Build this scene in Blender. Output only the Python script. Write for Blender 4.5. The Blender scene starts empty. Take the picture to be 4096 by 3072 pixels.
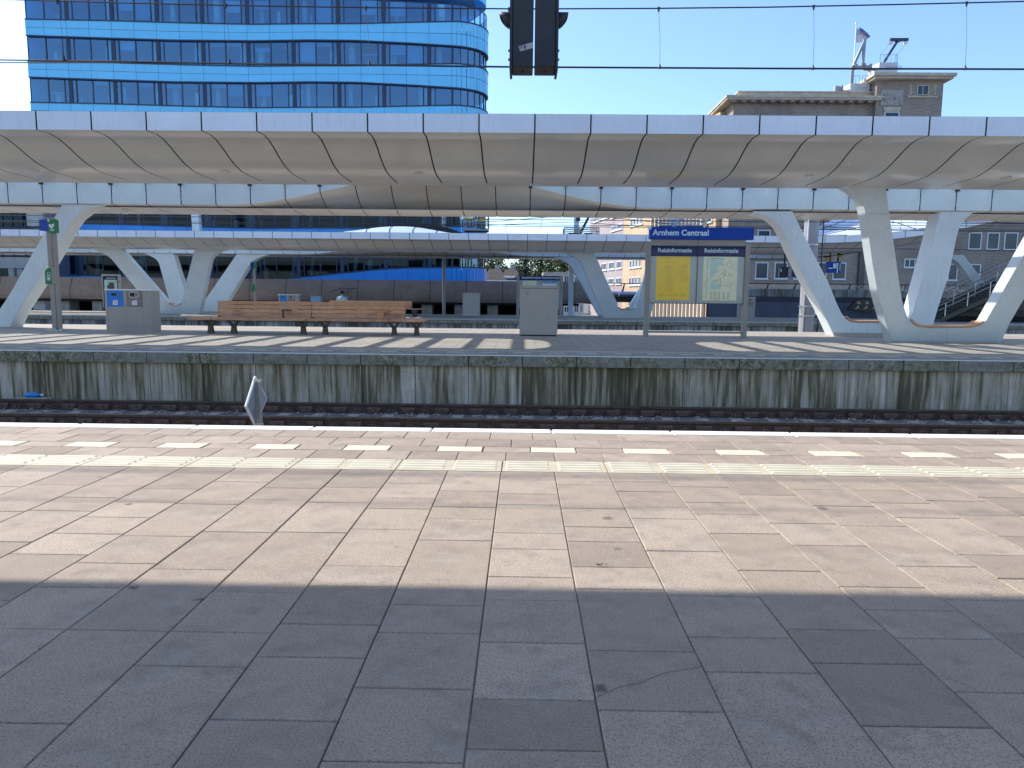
import bpy, bmesh, math, random
from mathutils import Vector, Matrix
random.seed(7)
SC = bpy.context.scene
COL = SC.collection
rad = math.radians
# ------------------------------------------------------------------ camera model (also used to turn a
# measured image point plus a known distance into a world position)
F, CX, CY = 2900.0, 2048.0, 1536.0
PITCH = math.atan(341 / F); ROLL = 0.0098; YAW = rad(0.8); EYE = 1.05
FW = Vector((-math.sin(YAW) * math.cos(PITCH), math.cos(YAW) * math.cos(PITCH), -math.sin(PITCH)))
_r0 = Vector((math.cos(YAW), math.sin(YAW), 0)); _u0 = _r0.cross(FW)
RT = _r0 * math.cos(ROLL) + _u0 * math.sin(ROLL)
UP = -_r0 * math.sin(ROLL) + _u0 * math.cos(ROLL)
EYEP = Vector((0, 0, EYE))

def ray(x, y): return FW + RT * ((x - CX) / F) - UP * ((y - CY) / F)
def at(x, y, Y):
    d = ray(x, y); return EYEP + d * (Y / d.y)
def atp(x, y, Y0, k):            # on the leaning plane Y = Y0 - k z
    d = ray(x, y); t = (Y0 - k * EYE) / (d.y + k * d.z); return EYEP + d * t

# ------------------------------------------------------------------ materials
def newmat(name):
    m = bpy.data.materials.new(name); m.use_nodes = True
    return m, m.node_tree, m.node_tree.nodes['Principled BSDF']
def N(nt, t, **kw):
    n = nt.nodes.new(t)
    for k, v in kw.items():
        if k in n.inputs: n.inputs[k].default_value = v
        else: setattr(n, k, v)
    return n
def L(nt, a, b): nt.links.new(a, b)
def rgba(c): return (c[0], c[1], c[2], 1)
def coords(nt, scale=(1, 1, 1)):
    tc = nt.nodes.new('ShaderNodeTexCoord'); mp = N(nt, 'ShaderNodeMapping'); mp.inputs['Scale'].default_value = scale
    L(nt, tc.outputs['Object'], mp.inputs['Vector']); return mp.outputs['Vector']
def noise(nt, vec, scale, detail=4, rough=.55):
    n = N(nt, 'ShaderNodeTexNoise', Scale=scale, Detail=detail, Roughness=rough); L(nt, vec, n.inputs['Vector']); return n.outputs['Fac']
def ramp(nt, fac, stops):
    r = nt.nodes.new('ShaderNodeValToRGB'); e = r.color_ramp.elements
    while len(e) < len(stops): e.new(.5)
    for i, (p, c) in enumerate(stops):
        e[i].position = p; e[i].color = rgba(c) if not isinstance(c, (int, float)) else (c, c, c, 1)
    L(nt, fac, r.inputs['Fac']); return r.outputs['Color']
def mix(nt, fac, a, b, mode='MIX'):
    m = nt.nodes.new('ShaderNodeMix'); m.data_type = 'RGBA'; m.blend_type = mode; m.clamp_factor = True
    for s, v in ((0, fac), (6, a), (7, b)):
        if hasattr(v, 'is_linked') or hasattr(v, 'links'): L(nt, v, m.inputs[s])
        else: m.inputs[s].default_value = v if s == 0 else rgba(v)
    return m.outputs[2]
def math_(nt, op, a, b=None, clamp=False):
    m = nt.nodes.new('ShaderNodeMath'); m.operation = op; m.use_clamp = clamp
    for i, v in enumerate((a, b)):
        if v is None: continue
        if hasattr(v, 'links'): L(nt, v, m.inputs[i])
        else: m.inputs[i].default_value = v
    return m.outputs[0]
def bump(nt, b, h, strength=.3, dist=.01):
    n = N(nt, 'ShaderNodeBump', Strength=strength, Distance=dist); L(nt, h, n.inputs['Height']); L(nt, n.outputs['Normal'], b.inputs['Normal'])
def facing(nt, f0):              # reflectance of a thin pane, the same from both sides
    lw = N(nt, 'ShaderNodeLayerWeight', Blend=.5); p = math_(nt, 'POWER', lw.outputs['Facing'], 4.0)
    return math_(nt, 'ADD', math_(nt, 'MULTIPLY', p, 1 - f0), f0, True)
def island(nt):
    g = nt.nodes.new('ShaderNodeNewGeometry'); return g.outputs['Random Per Island']
def simple(name, c, rough=.6, metal=0, var=.18, scale=4, bmp=0, bscale=60, spec=.5, detail=5):
    m, nt, b = newmat(name); v = coords(nt)
    f = noise(nt, v, scale, detail)
    lo = tuple(x * (1 - var) for x in c); hi = tuple(min(1, x * (1 + var)) for x in c)
    L(nt, ramp(nt, f, [(.3, lo), (.7, hi)]), b.inputs['Base Color'])
    b.inputs['Roughness'].default_value = rough; b.inputs['Metallic'].default_value = metal
    b.inputs['Specular IOR Level'].default_value = spec
    if bmp: bump(nt, b, noise(nt, v, bscale, 4), bmp)
    return m

M = {}
def grime(name, c, rough=.35, spec=.5, amt=.12, streak=(3, 3, .4)):
    # painted metal: faint cloudy dirt plus faint vertical run marks
    m, nt, b = newmat(name); v = coords(nt); vs = coords(nt, streak)
    f = noise(nt, v, 1.3, 6); s = noise(nt, vs, 6, 5, .65)
    c1 = mix(nt, ramp(nt, f, [(.35, 0.), (.75, 1.)]), c, tuple(x * (1 - amt) for x in c))
    c2 = mix(nt, ramp(nt, s, [(.52, 0.), (.8, 1.)]), c1, tuple(x * (1 - 2.0 * amt) for x in c))
    c2 = mix(nt, 1.0, c2, ramp(nt, island(nt), [(0, .93), (1, 1.0)]), 'MULTIPLY')
    L(nt, c2, b.inputs['Base Color'])
    L(nt, ramp(nt, f, [(.3, rough * .85), (.7, rough * 1.25)]), b.inputs['Roughness'])
    b.inputs['Specular IOR Level'].default_value = spec
    return m

def make_materials():
    # granite-like concrete slabs
    m, nt, b = newmat('paving_slab'); v = coords(nt)
    isl = island(nt)
    base = ramp(nt, isl, [(0, (.315, .252, .195)), (.25, (.385, .308, .238)), (.65, (.415, .333, .258)), (1, (.48, .39, .305))])
    sp = noise(nt, v, 170, 3, .6); c1 = mix(nt, ramp(nt, sp, [(.34, .8), (.54, 0.)]), base, (.17, .14, .12))
    sp2 = noise(nt, v, 230, 2, .5); c2 = mix(nt, ramp(nt, sp2, [(.6, 0.), (.75, .5)]), c1, (.6, .54, .48))
    bl = noise(nt, v, 4.2, 8, .7); c3 = mix(nt, ramp(nt, bl, [(.46, 0.), (.70, .42)]), c2, (.15, .132, .115))
    bl2 = noise(nt, v, 7.5, 4, .6); c4 = mix(nt, ramp(nt, bl2, [(.58, 0.), (.78, .5)]), c3, (.14, .125, .11))
    bl3 = noise(nt, v, 4.3, 7, .7); c4 = mix(nt, ramp(nt, bl3, [(.52, 0.), (.74, .3)]), c4, (.52, .48, .42))
    vo = N(nt, 'ShaderNodeTexVoronoi', Scale=1.7); vd = N(nt, 'ShaderNodeVectorMath', operation='ADD')
    nz = N(nt, 'ShaderNodeTexNoise', Scale=30, Detail=3); L(nt, v, nz.inputs['Vector'])
    sc = N(nt, 'ShaderNodeVectorMath', operation='SCALE'); sc.inputs['Scale'].default_value = .035
    L(nt, nz.outputs['Color'], sc.inputs[0]); L(nt, v, vd.inputs[0]); L(nt, sc.outputs[0], vd.inputs[1]); L(nt, vd.outputs[0], vo.inputs['Vector'])
    c5 = mix(nt, ramp(nt, vo.outputs['Distance'], [(.03, .75), (.062, 0.)]), c4, (.10, .095, .09))
    v3 = N(nt, 'ShaderNodeTexVoronoi', Scale=3.1); L(nt, vd.outputs[0], v3.inputs['Vector'])
    gs = math_(nt, 'MULTIPLY', ramp(nt, v3.outputs['Distance'], [(.05, .8), (.085, 0.)]), ramp(nt, noise(nt, v, .9, 2), [(.48, 0.), (.55, 1.)]))
    c5 = mix(nt, gs, c5, (.085, .08, .075))
    v2 = N(nt, 'ShaderNodeTexVoronoi', Scale=.8); L(nt, vd.outputs[0], v2.inputs['Vector'])
    c5 = mix(nt, ramp(nt, v2.outputs['Distance'], [(.012, .85), (.022, 0.)]), c5, (.72, .72, .68))
    L(nt, c5, b.inputs['Base Color']); b.inputs['Roughness'].default_value = .82
    b.inputs['Specular IOR Level'].default_value = .3
    bump(nt, b, noise(nt, v, 150, 4, .6), .55, .004); M['slab'] = m
    # joint filling: dark soil with sandy stretches
    m, nt, b = newmat('joint_filling'); v = coords(nt)
    sx = nt.nodes.new('ShaderNodeSeparateXYZ'); L(nt, v, sx.inputs[0])
    f_ = math_(nt, 'ADD', noise(nt, v, 1.1, 4), math_(nt, 'MULTIPLY', sx.outputs['X'], .07))
    L(nt, ramp(nt, f_, [(.40, (.13, .105, .08)), (.58, (.42, .33, .22))]), b.inputs['Base Color'])
    b.inputs['Roughness'].default_value = .95; M['joint'] = m
    M['cream'] = simple('cream_marking', (.66, .585, .44), .75, var=.12, scale=9, bmp=.25, bscale=120)
    M['rib'] = simple('tactile_rib', (.70, .64, .49), .65, var=.08, scale=6)
    M['tactile'] = simple('tactile_tile', (.50, .44, .32), .7, var=.14, scale=6, bmp=.2, bscale=120)
    M['edgewhite'] = simple('edge_white', (.78, .77, .74), .6, var=.08, scale=5)
    # far paving: slab joints drawn by a brick pattern
    m, nt, b = newmat('paving_far'); v = coords(nt)
    br = N(nt, 'ShaderNodeTexBrick', Scale=1.0); br.inputs['Brick Width'].default_value = .6; br.inputs['Row Height'].default_value = .326
    br.inputs['Mortar Size'].default_value = .012; br.inputs['Color1'].default_value = rgba((.34, .30, .25)); br.inputs['Color2'].default_value = rgba((.41, .36, .30)); br.inputs['Mortar'].default_value = rgba((.17, .14, .12))
    L(nt, v, br.inputs['Vector'])
    c = mix(nt, ramp(nt, noise(nt, v, .9, 6, .65), [(.45, 0.), (.75, .45)]), br.outputs['Color'], (.2, .175, .155))
    L(nt, c, b.inputs['Base Color']); b.inputs['Roughness'].default_value = .85; M['farpave'] = m
    # platform wall: pale concrete, algae and rust runs from the top edge
    def stained(name, base, moss, top, height, sx=1.0, rust=True, mossamt=1.0):
        m, nt, b = newmat(name); tc = nt.nodes.new('ShaderNodeTexCoord')
        vs = coords(nt, (7.5 * sx, 7.5 * sx, .42)); vf = coords(nt, (17 * sx, 17 * sx, .9)); v = coords(nt)
        sep = nt.nodes.new('ShaderNodeSeparateXYZ'); L(nt, tc.outputs['Object'], sep.inputs[0])
        dep = math_(nt, 'DIVIDE', math_(nt, 'SUBTRACT', top, sep.outputs['Z']), height, True)     # 0 at the top edge, 1 at the foot
        st = math_(nt, 'ADD', math_(nt, 'MULTIPLY', noise(nt, vs, 1.0, 6, .7), .6), math_(nt, 'MULTIPLY', noise(nt, vf, 1.0, 4, .6), .45))
        st = math_(nt, 'SUBTRACT', math_(nt, 'ADD', st, math_(nt, 'MULTIPLY', noise(nt, coords(nt, (1, 1, .2)), .8, 3), .50)), math_(nt, 'ADD', math_(nt, 'MULTIPLY', dep, .26), -.02))
        st = math_(nt, 'ADD', st, math_(nt, 'MULTIPLY', math_(nt, 'SUBTRACT', island(nt), .5), .055))
        c = mix(nt, ramp(nt, noise(nt, v, 3, 6, .65), [(.35, 0.), (.7, 1.)]), base, tuple(x * .7 for x in base))
        c = mix(nt, ramp(nt, st, [(.63, 0.), (.86, mossamt)]), c, moss)
        c = mix(nt, ramp(nt, st, [(.80, 0.), (.95, .85)]), c, (.07, .06, .04))
        if rust:
            ru = noise(nt, coords(nt, (14 * sx, 14 * sx, .45)), .7, 3, .5)
            c = mix(nt, ramp(nt, ru, [(.695, 0.), (.735, .9)]), c, (.17, .055, .02))
        pit = noise(nt, v, 45, 2); c = mix(nt, ramp(nt, pit, [(.26, .8), (.34, 0.)]), c, (.06, .06, .05))
        pt = noise(nt, v, 60, 2); c = mix(nt, ramp(nt, pt, [(.70, 0.), (.76, .7)]), c, (.62, .62, .58))
        L(nt, c, b.inputs['Base Color']); b.inputs['Roughness'].default_value = .9
        bump(nt, b, noise(nt, v, 30, 5), .3, .01); return m
    M['wall'] = stained('stained_concrete_wall', (.76, .68, .56), (.22, .185, .095), -.2, .8)
    M['wall2'] = stained('streaked_concrete_wall', (.56, .525, .49), (.12, .11, .09), -.25, .7, .7, False)
    M['parapet'] = stained('streaked_parapet', (.44, .48, .52), (.17, .19, .15), 2.3, 1.2, .5, False, .7)
    m, nt, b = newmat('mossy_coping'); v = coords(nt)
    c = mix(nt, ramp(nt, noise(nt, v, 8, 7, .7), [(.38, 0.), (.62, 1.)]), (.38, .35, .27), (.115, .115, .045))
    c = mix(nt, ramp(nt, noise(nt, v, 20, 6, .75), [(.46, 0.), (.66, .9)]), c, (.035, .042, .022))
    c = mix(nt, ramp(nt, noise(nt, v, 55, 3), [(.64, 0.), (.74, .8)]), c, (.5, .5, .45))
    c = mix(nt, ramp(nt, noise(nt, coords(nt, (1, 1, .3)), 1.3, 3), [(.4, 0.), (.66, .6)]), c, (.26, .26, .235))
    L(nt, c, b.inputs['Base Color']); b.inputs['Roughness'].default_value = .95; bump(nt, b, noise(nt, v, 40, 5), .5, .01); M['coping'] = m
    M['rail'] = simple('rusty_rail', (.105, .068, .05), .55, .25, .35, 9, .3, 80)
    M['railhead'] = simple('polished_rail_head', (.30, .28, .27), .3, .9, .2, 5)
    M['clip'] = simple('rusty_clip', (.145, .095, .07), .8, 0, .4, 20, .3, 90)
    M['sleeper'] = simple('concrete_sleeper', (.40, .36, .31), .9, 0, .3, 8, .4, 60)
    M['stone'] = simple('ballast_stone', (.30, .27, .24), .9, 0, .5, 3, .4, 40)
    M['ballast'] = simple('ballast_bed', (.17, .145, .125), .95, 0, .5, 14, 1.0, 45)
    M['ground'] = simple('bare_ground', (.16, .14, .12), .95, 0, .3, .6, .4, 8)
    M['fascia'] = grime('white_fascia_panel', (.80, .83, .88), .32, .5, .10)
    M['soffit'] = grime('glossy_grey_soffit', (.78, .755, .69), .22, .55, .07)
    M['upstand'] = grime('pale_upstand_panel', (.76, .87, .90), .3, .5, .06)
    M['vwhite'] = grime('white_steel_frame', (.76, .845, .88), .38, .45, .11)
    M['seam'] = simple('dark_seam', (.02, .02, .02), .8, var=.1)
    M['roof'] = simple('roof_membrane', (.42, .43, .43), .8, var=.15)
    m, nt, b = newmat('roof_glass'); out = nt.nodes['Material Output']
    tr = N(nt, 'ShaderNodeBsdfTransparent'); tr.inputs['Color'].default_value = (.9, .94, .95, 1)
    gl = N(nt, 'ShaderNodeBsdfGlossy', Roughness=.03); ms = nt.nodes.new('ShaderNodeMixShader')
    L(nt, facing(nt, .05), ms.inputs[0]); L(nt, tr.outputs[0], ms.inputs[1]); L(nt, gl.outputs[0], ms.inputs[2]); L(nt, ms.outputs[0], out.inputs['Surface']); M['glass'] = m
    def tint(name, c, ior=.05, gcol=(1, 1, 1), r=.02):
        m, nt, b = newmat(name); out = nt.nodes['Material Output']; f0_ = c[0]
        tr = N(nt, 'ShaderNodeBsdfTransparent'); oi = nt.nodes.new('ShaderNodeObjectInfo')
        L(nt, ramp(nt, oi.outputs['Random'], [(0, tuple(x * (.8 if f0_ < .9 else 1) for x in c)), (1, tuple(min(1, x * 1.15) for x in c))]), tr.inputs['Color'])
        gl = N(nt, 'ShaderNodeBsdfGlossy', Roughness=r); gl.inputs['Color'].default_value = rgba(gcol)
        ms = nt.nodes.new('ShaderNodeMixShader')
        L(nt, facing(nt, ior), ms.inputs[0]); L(nt, tr.outputs[0], ms.inputs[1]); L(nt, gl.outputs[0], ms.inputs[2]); L(nt, ms.outputs[0], out.inputs['Surface']); return m
    M['towerglass'] = tint('blue_tower_glass', (.36, .68, 1.0), .24, (.5, .78, 1.0))
    M['baseglass'] = tint('dark_office_glass', (.26, .35, .40), .03, (.6, .75, .85))
    M['caseglass'] = tint('showcase_glass', (.99, .99, .99), .018)
    M['stairglass'] = tint('stair_glass', (.45, .62, .70), .03)
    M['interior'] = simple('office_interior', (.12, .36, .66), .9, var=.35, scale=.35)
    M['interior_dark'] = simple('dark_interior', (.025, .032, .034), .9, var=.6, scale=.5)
    M['pale_column'] = simple('pale_column', (.55, .66, .66), .7)
    M['blindgrey'] = simple('blue_grey_blind', (.20, .34, .48), .9, var=.1)
    M['blue_cladding'] = grime('blue_cladding', (.18, .64, 1.0), .3, .5, .07, (.8, .8, .2))
    M['blue_base'] = grime('deep_blue_cladding', (.02, .30, .86), .3, .5, .07, (.8, .8, .2))
    M['mullion'] = simple('dark_mullion', (.022, .04, .09), .5)
    M['taupe'] = grime('taupe_concrete', (.33, .275, .25), .85, .3, .22, (2, 2, .35))
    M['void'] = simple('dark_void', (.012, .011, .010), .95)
    M['conc'] = simple('pale_concrete', (.40, .40, .38), .9, var=.2, scale=2, bmp=.2)
    M['greycab'] = grime('grey_cabinet_paint', (.45, .43, .40), .5, .4, .13, (5, 5, .5))
    M['greysteel'] = grime('warm_grey_steel', (.34, .315, .285), .45, .45, .10)
    M['bin'] = grime('bin_grey_metal', (.38, .355, .33), .45, .45, .08)
    M['bindark'] = simple('bin_taupe_panel', (.22, .19, .17), .5)
    M['binblue'] = simple('bin_blue_panel', (.012, .19, .62), .4, var=.06)
    M['navy'] = simple('navy_sign_face', (.003, .016, .11), .35, var=.08, scale=2, spec=.3)
    M['signblue'] = simple('station_sign_blue', (.002, .055, .38), .45, var=.06, scale=2, spec=.25)
    M['white'] = simple('white_print', (.80, .82, .84), .5, var=.03)
    M['lightblue'] = simple('pale_blue_print', (.60, .78, .90), .5, var=.03)
    M['black'] = simple('black_print', (.01, .01, .012), .6, var=.1)
    M['signal'] = simple('black_signal_casing', (.016, .017, .02), .5, var=.3, scale=6)
    M['paleback'] = simple('pale_showcase_back', (.40, .45, .45), .7, var=.08, scale=2)
    M['green'] = simple('aed_green', (.006, .20, .075), .4, var=.07)
    M['yellow'] = simple('yellow_timetable', (.98, .62, .004), .6, var=.05)
    M['yprint'] = simple('timetable_print', (.62, .39, .02), .7, var=.2)
    M['mapgreen'] = simple('pale_map_paper', (.76, .78, .56), .6, var=.12, scale=3)
    M['mapsea'] = simple('map_sea', (.48, .68, .60), .6, var=.08)
    M['mapline'] = simple('map_lines', (.20, .17, .06), .7, var=.2)
    m, nt, b = newmat('weathered_wood'); isl = island(nt)
    g = noise(nt, coords(nt, (1.2, 9, 9)), 4, 6, .65)
    base = ramp(nt, isl, [(0, (.56, .28, .14)), (.5, (.65, .335, .175)), (1, (.73, .40, .22))])
    c = mix(nt, ramp(nt, g, [(.42, 0.), (.72, .8)]), base, (.30, .15, .08))
    c = mix(nt, ramp(nt, noise(nt, coords(nt), 1.3, 3), [(.55, 0.), (.75, .6)]), c, (.12, .06, .032))
    L(nt, c, b.inputs['Base Color']); b.inputs['Roughness'].default_value = .55; M['wood'] = m
    M['castleg'] = simple('cast_grey_leg', (.10, .085, .07), .75, var=.25, scale=12)
    M['steel'] = grime('galvanised_mast', (.34, .32, .33), .45, .5, .12, (6, 6, .5))
    M['brightsteel'] = simple('bright_steel', (.55, .57, .60), .3, .9, .1)
    M['wire'] = simple('dark_wire', (.018, .018, .024), .6)
    M['signgrey'] = simple('grey_sign_back', (.27, .30, .34), .45, var=.15, scale=5)
    M['signwhite'] = simple('white_sign_rim', (.8, .8, .8), .4, var=.05)
    # brick
    def brick(name, a, b_, mor, sc=1.0, rough=.9):
        m, nt, bs = newmat(name); tc = nt.nodes.new('ShaderNodeTexCoord'); sep = nt.nodes.new('ShaderNodeSeparateXYZ'); L(nt, tc.outputs['Object'], sep.inputs[0])
        cb = nt.nodes.new('ShaderNodeCombineXYZ'); L(nt, math_(nt, 'ADD', sep.outputs['X'], sep.outputs['Y']), cb.inputs['X']); L(nt, sep.outputs['Z'], cb.inputs['Y'])
        br = N(nt, 'ShaderNodeTexBrick', Scale=1.0); L(nt, cb.outputs[0], br.inputs['Vector'])
        br.inputs['Brick Width'].default_value = .44 * sc; br.inputs['Row Height'].default_value = .16 * sc; br.inputs['Mortar Size'].default_value = .022 * sc
        br.inputs['Color1'].default_value = rgba(a); br.inputs['Color2'].default_value = rgba(b_); br.inputs['Mortar'].default_value = rgba(mor)
        c = mix(nt, ramp(nt, noise(nt, coords(nt), .35, 6, .65), [(.42, 0.), (.72, .5)]), br.outputs['Color'], tuple(x * .6 for x in a))
        L(nt, c, bs.inputs['Base Color']); bs.inputs['Roughness'].default_value = rough; return m
    M['brick'] = brick('purple_brown_brick', (.235, .185, .15), (.335, .27, .22), (.40, .345, .30))
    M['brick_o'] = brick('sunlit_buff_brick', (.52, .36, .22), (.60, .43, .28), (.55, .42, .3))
    M['brick_p'] = brick('mauve_brick', (.36, .29, .31), (.42, .34, .35), (.4, .36, .36))
    M['stonetrim'] = simple('stone_trim', (.50, .44, .35), .85, var=.2, scale=1.5)
    M['fin'] = simple('cream_fin', (.72, .62, .48), .7)
    M['winframe'] = simple('white_window_frame', (.70, .73, .76), .5, var=.05)
    M['winglass'] = simple('dark_window_glass', (.035, .06, .085), .12, var=.4, scale=.4, spec=.35)
    M['rooftile'] = simple('dark_roof_tile', (.075, .06, .055), .85, var=.3, scale=3, bmp=.4, bscale=12)
    M['leaf'] = None
    M['bark'] = simple('tree_bark', (.07, .055, .04), .9, var=.3, scale=6, bmp=.4, bscale=20)
    M['skin'] = simple('skin', (.45, .27, .19), .6, var=.06)
    M['hair'] = simple('dark_hair', (.012, .010, .009), .7, var=.3, scale=30)
    M['shirt'] = simple('light_blue_shirt', (.36, .56, .68), .8, var=.12, scale=8)
    M['trousers'] = simple('dark_trousers', (.03, .035, .05), .85)
    M['bluebox'] = simple('blue_crate', (.16, .33, .52), .5)
    M['bottle'] = simple('blue_bottle', (.02, .30, .75), .25, var=.1)
    M['stair'] = simple('dark_stair', (.035, .035, .035), .7, var=.3)
    M['bluewall'] = grime('blue_grey_wall', (.13, .155, .23), .6, .4, .15, (1, 1, .3))
    M['tube'] = grime('lilac_metal', (.40, .45, .60), .35, .5, .08)
    M['amber'] = simple('amber_lamp', (.65, .32, .03), .4, var=.05)
    M['flag'] = simple('white_flag_cloth', (.66, .63, .70), .9, var=.12, scale=1.2)
    M['flagblue'] = simple('blue_flag_emblem', (.13, .16, .32), .9, var=.1)
    M['crane'] = simple('pale_grey_machine', (.52, .54, .55), .5, var=.08, scale=1)
    M['relief'] = simple('stone_relief', (.36, .34, .31), .9, var=.12, scale=2)
    M['glazed'] = grime('pale_blue_roof', (.70, .79, .90), .28, .5, .06)
    def leafm(name, a, b_):
        m, nt, bs = newmat(name); L(nt, ramp(nt, island(nt), [(0, a), (1, b_)]), bs.inputs['Base Color'])
        bs.inputs['Roughness'].default_value = .6; bs.inputs['Transmission Weight'].default_value = 0; return m
    M['leaf'] = leafm('green_leaves', (.05, .085, .022), (.16, .19, .06))
    M['leafdark'] = leafm('dark_conifer_leaves', (.028, .055, .025), (.08, .12, .055))
make_materials()

# ------------------------------------------------------------------ mesh builder
class MB:
    def __init__(s): s.v = []; s.f = []; s.mi = []; s.cur = 0
    def add(s, pts): i = len(s.v); s.v += [tuple(p) for p in pts]; return i
    def face(s, idx): s.f.append(tuple(idx)); s.mi.append(s.cur)
    def poly(s, pts): i = s.add(pts); s.face(range(i, i + len(pts)))
    def box(s, x0, x1, y0, y1, z0, z1):
        i = s.add([(x0, y0, z0), (x1, y0, z0), (x1, y1, z0), (x0, y1, z0), (x0, y0, z1), (x1, y0, z1), (x1, y1, z1), (x0, y1, z1)])
        for q in ((0, 3, 2, 1), (4, 5, 6, 7), (0, 1, 5, 4), (1, 2, 6, 5), (2, 3, 7, 6), (3, 0, 4, 7)): s.face([i + k for k in q])
        return s
    def hexa(s, b, t):      # two matching quads
        i = s.add(list(b) + list(t))
        for q in ((0, 3, 2, 1), (4, 5, 6, 7), (0, 1, 5, 4), (1, 2, 6, 5), (2, 3, 7, 6), (3, 0, 4, 7)): s.face([i + k for k in q])
        return s
    def prism(s, a, b):     # outline a joined to outline b (same count)
        n = len(a); i = s.add(list(a) + list(b))
        s.face([i + k for k in range(n)]); s.face([i + n + k for k in reversed(range(n))])
        for k in range(n): s.face([i + k, i + n + k, i + n + (k + 1) % n, i + (k + 1) % n])
        return s
    def tube(s, pts, r, n=6, cap=True):
        pts = [Vector(p) for p in pts]; rs = r if isinstance(r, (list, tuple)) else [r] * len(pts); rings = []
        for k, p in enumerate(pts):
            d = (pts[min(k + 1, len(pts) - 1)] - pts[max(k - 1, 0)]).normalized()
            a = d.cross(Vector((0, 0, 1)))
            if a.length < .1: a = d.cross(Vector((0, 1, 0)))
            a.normalize(); b = d.cross(a)
            rings.append(s.add([p + (a * math.cos(2 * math.pi * j / n) + b * math.sin(2 * math.pi * j / n)) * rs[k] for j in range(n)]))
        for k in range(len(pts) - 1):
            for j in range(n):
                s.face([rings[k] + j, rings[k] + (j + 1) % n, rings[k + 1] + (j + 1) % n, rings[k + 1] + j])
        if cap: s.face([rings[0] + j for j in reversed(range(n))]); s.face([rings[-1] + j for j in range(n)])
        return s
    def bar(s, p, q, w, d=None): # square bar
        d = d or w; p = Vector(p); q = Vector(q); t = (q - p).normalized(); a = t.cross(Vector((0, 1, 0)))
        if a.length < .1: a = t.cross(Vector((1, 0, 0)))
        a.normalize(); b = t.cross(a); a *= w / 2; b *= d / 2
        return s.hexa([p - a - b, p + a - b, p + a + b, p - a + b], [q - a - b, q + a - b, q + a + b, q - a + b])
    def grid(s, rows):
        n = len(rows[0]); idx = [s.add(r) for r in rows]
        for i in range(len(rows) - 1):
            for j in range(n - 1): s.face([idx[i] + j, idx[i] + j + 1, idx[i + 1] + j + 1, idx[i + 1] + j])
        return s
    def ball(s, c, r, n=10, m=7, sx=1, sy=1, sz=1):
        c = Vector(c); rows = []
        for i in range(m + 1):
            a = math.pi * i / m
            rows.append([c + Vector((math.sin(a) * math.cos(2 * math.pi * j / n) * r * sx, math.sin(a) * math.sin(2 * math.pi * j / n) * r * sy, math.cos(a) * r * sz)) for j in range(n + 1)])
        return s.grid(rows)
    def build(s, name, mat, parent=None, smooth=False, bevel=0, kind=None, angle=35):
        me = bpy.data.meshes.new(name); o = bpy.data.objects.new(name, me)
        off = Vector((0, 0, 0)); p = parent
        while p is not None: off += p.location; p = p.parent
        me.from_pydata([(Vector(v) - off)[:] for v in s.v], [], s.f)
        mats = mat if isinstance(mat, (list, tuple)) else [mat]
        for m in mats: me.materials.append(M[m])
        if len(mats) > 1: me.polygons.foreach_set('material_index', s.mi)
        bm = bmesh.new(); bm.from_mesh(me); bmesh.ops.remove_doubles(bm, verts=bm.verts, dist=1e-5)
        bmesh.ops.recalc_face_normals(bm, faces=bm.faces); bm.to_mesh(me); bm.free()
        if smooth:
            me.polygons.foreach_set('use_smooth', [True] * len(me.polygons)); me.set_sharp_from_angle(angle=rad(angle))
        COL.objects.link(o)
        if parent is not None: o.parent = parent
        if bevel:
            b = o.modifiers.new('bevel', 'BEVEL'); b.width = bevel; b.segments = 2; b.limit_method = 'ANGLE'; b.angle_limit = rad(40)
        if kind: o['kind'] = kind
        return o

def thing(name, label, cat, loc, group=None):
    o = bpy.data.objects.new(name, None); o.empty_display_size = .2; COL.objects.link(o); o.location = loc
    return tag(o, label, cat, group)
def tag(o, label, cat, group=None):
    o['label'] = label; o['category'] = cat
    if group: o['group'] = group
    return o
def struct(o): o['kind'] = 'structure'; return o
def recenter(o, loc):        # move the origin of a single-mesh thing to its base
    loc = Vector(loc); o.data.transform(Matrix.Translation(-loc)); o.location = loc; return o
def copy_tree(o, parent=None):
    c = o.copy(); COL.objects.link(c)
    if parent is not None: c.parent = parent
    for ch in list(o.children): copy_tree(ch, c)
    return c
def text(s, size, p, parent, mat, name='lettering', extrude=.001, weight=.0, align='LEFT', rot=(90, 0, 0), sx=1.0):
    cu = bpy.data.curves.new('t', 'FONT'); cu.body = s; cu.size = size; cu.extrude = extrude; cu.offset = weight; cu.align_x = align; cu.resolution_u = 3
    to = bpy.data.objects.new('t', cu); COL.objects.link(to); bpy.context.view_layer.update()
    me = bpy.data.meshes.new_from_object(to.evaluated_get(bpy.context.evaluated_depsgraph_get()))
    bpy.data.objects.remove(to); bpy.data.curves.remove(cu)
    me.transform(Matrix.Translation(Vector(p)) @ Matrix.Rotation(rad(rot[2]), 4, 'Z') @ Matrix.Rotation(rad(rot[0]), 4, 'X') @ Matrix.Scale(sx, 4, (1, 0, 0)))
    off = Vector((0, 0, 0)); q = parent
    while q is not None: off += q.location; q = q.parent
    me.transform(Matrix.Translation(-off)); me.materials.clear(); me.materials.append(M[mat])
    o = bpy.data.objects.new(name, me); COL.objects.link(o); o.parent = parent; return o
def smoothstep(t): t = max(0, min(1, t)); return t * t * (3 - 2 * t)
def interp(x, tab):
    if x <= tab[0][0]: return tab[0][1]
    for (a, u), (b, v) in zip(tab, tab[1:]):
        if x <= b: return u + (v - u) * (x - a) / (b - a)
    return tab[-1][1]

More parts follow.
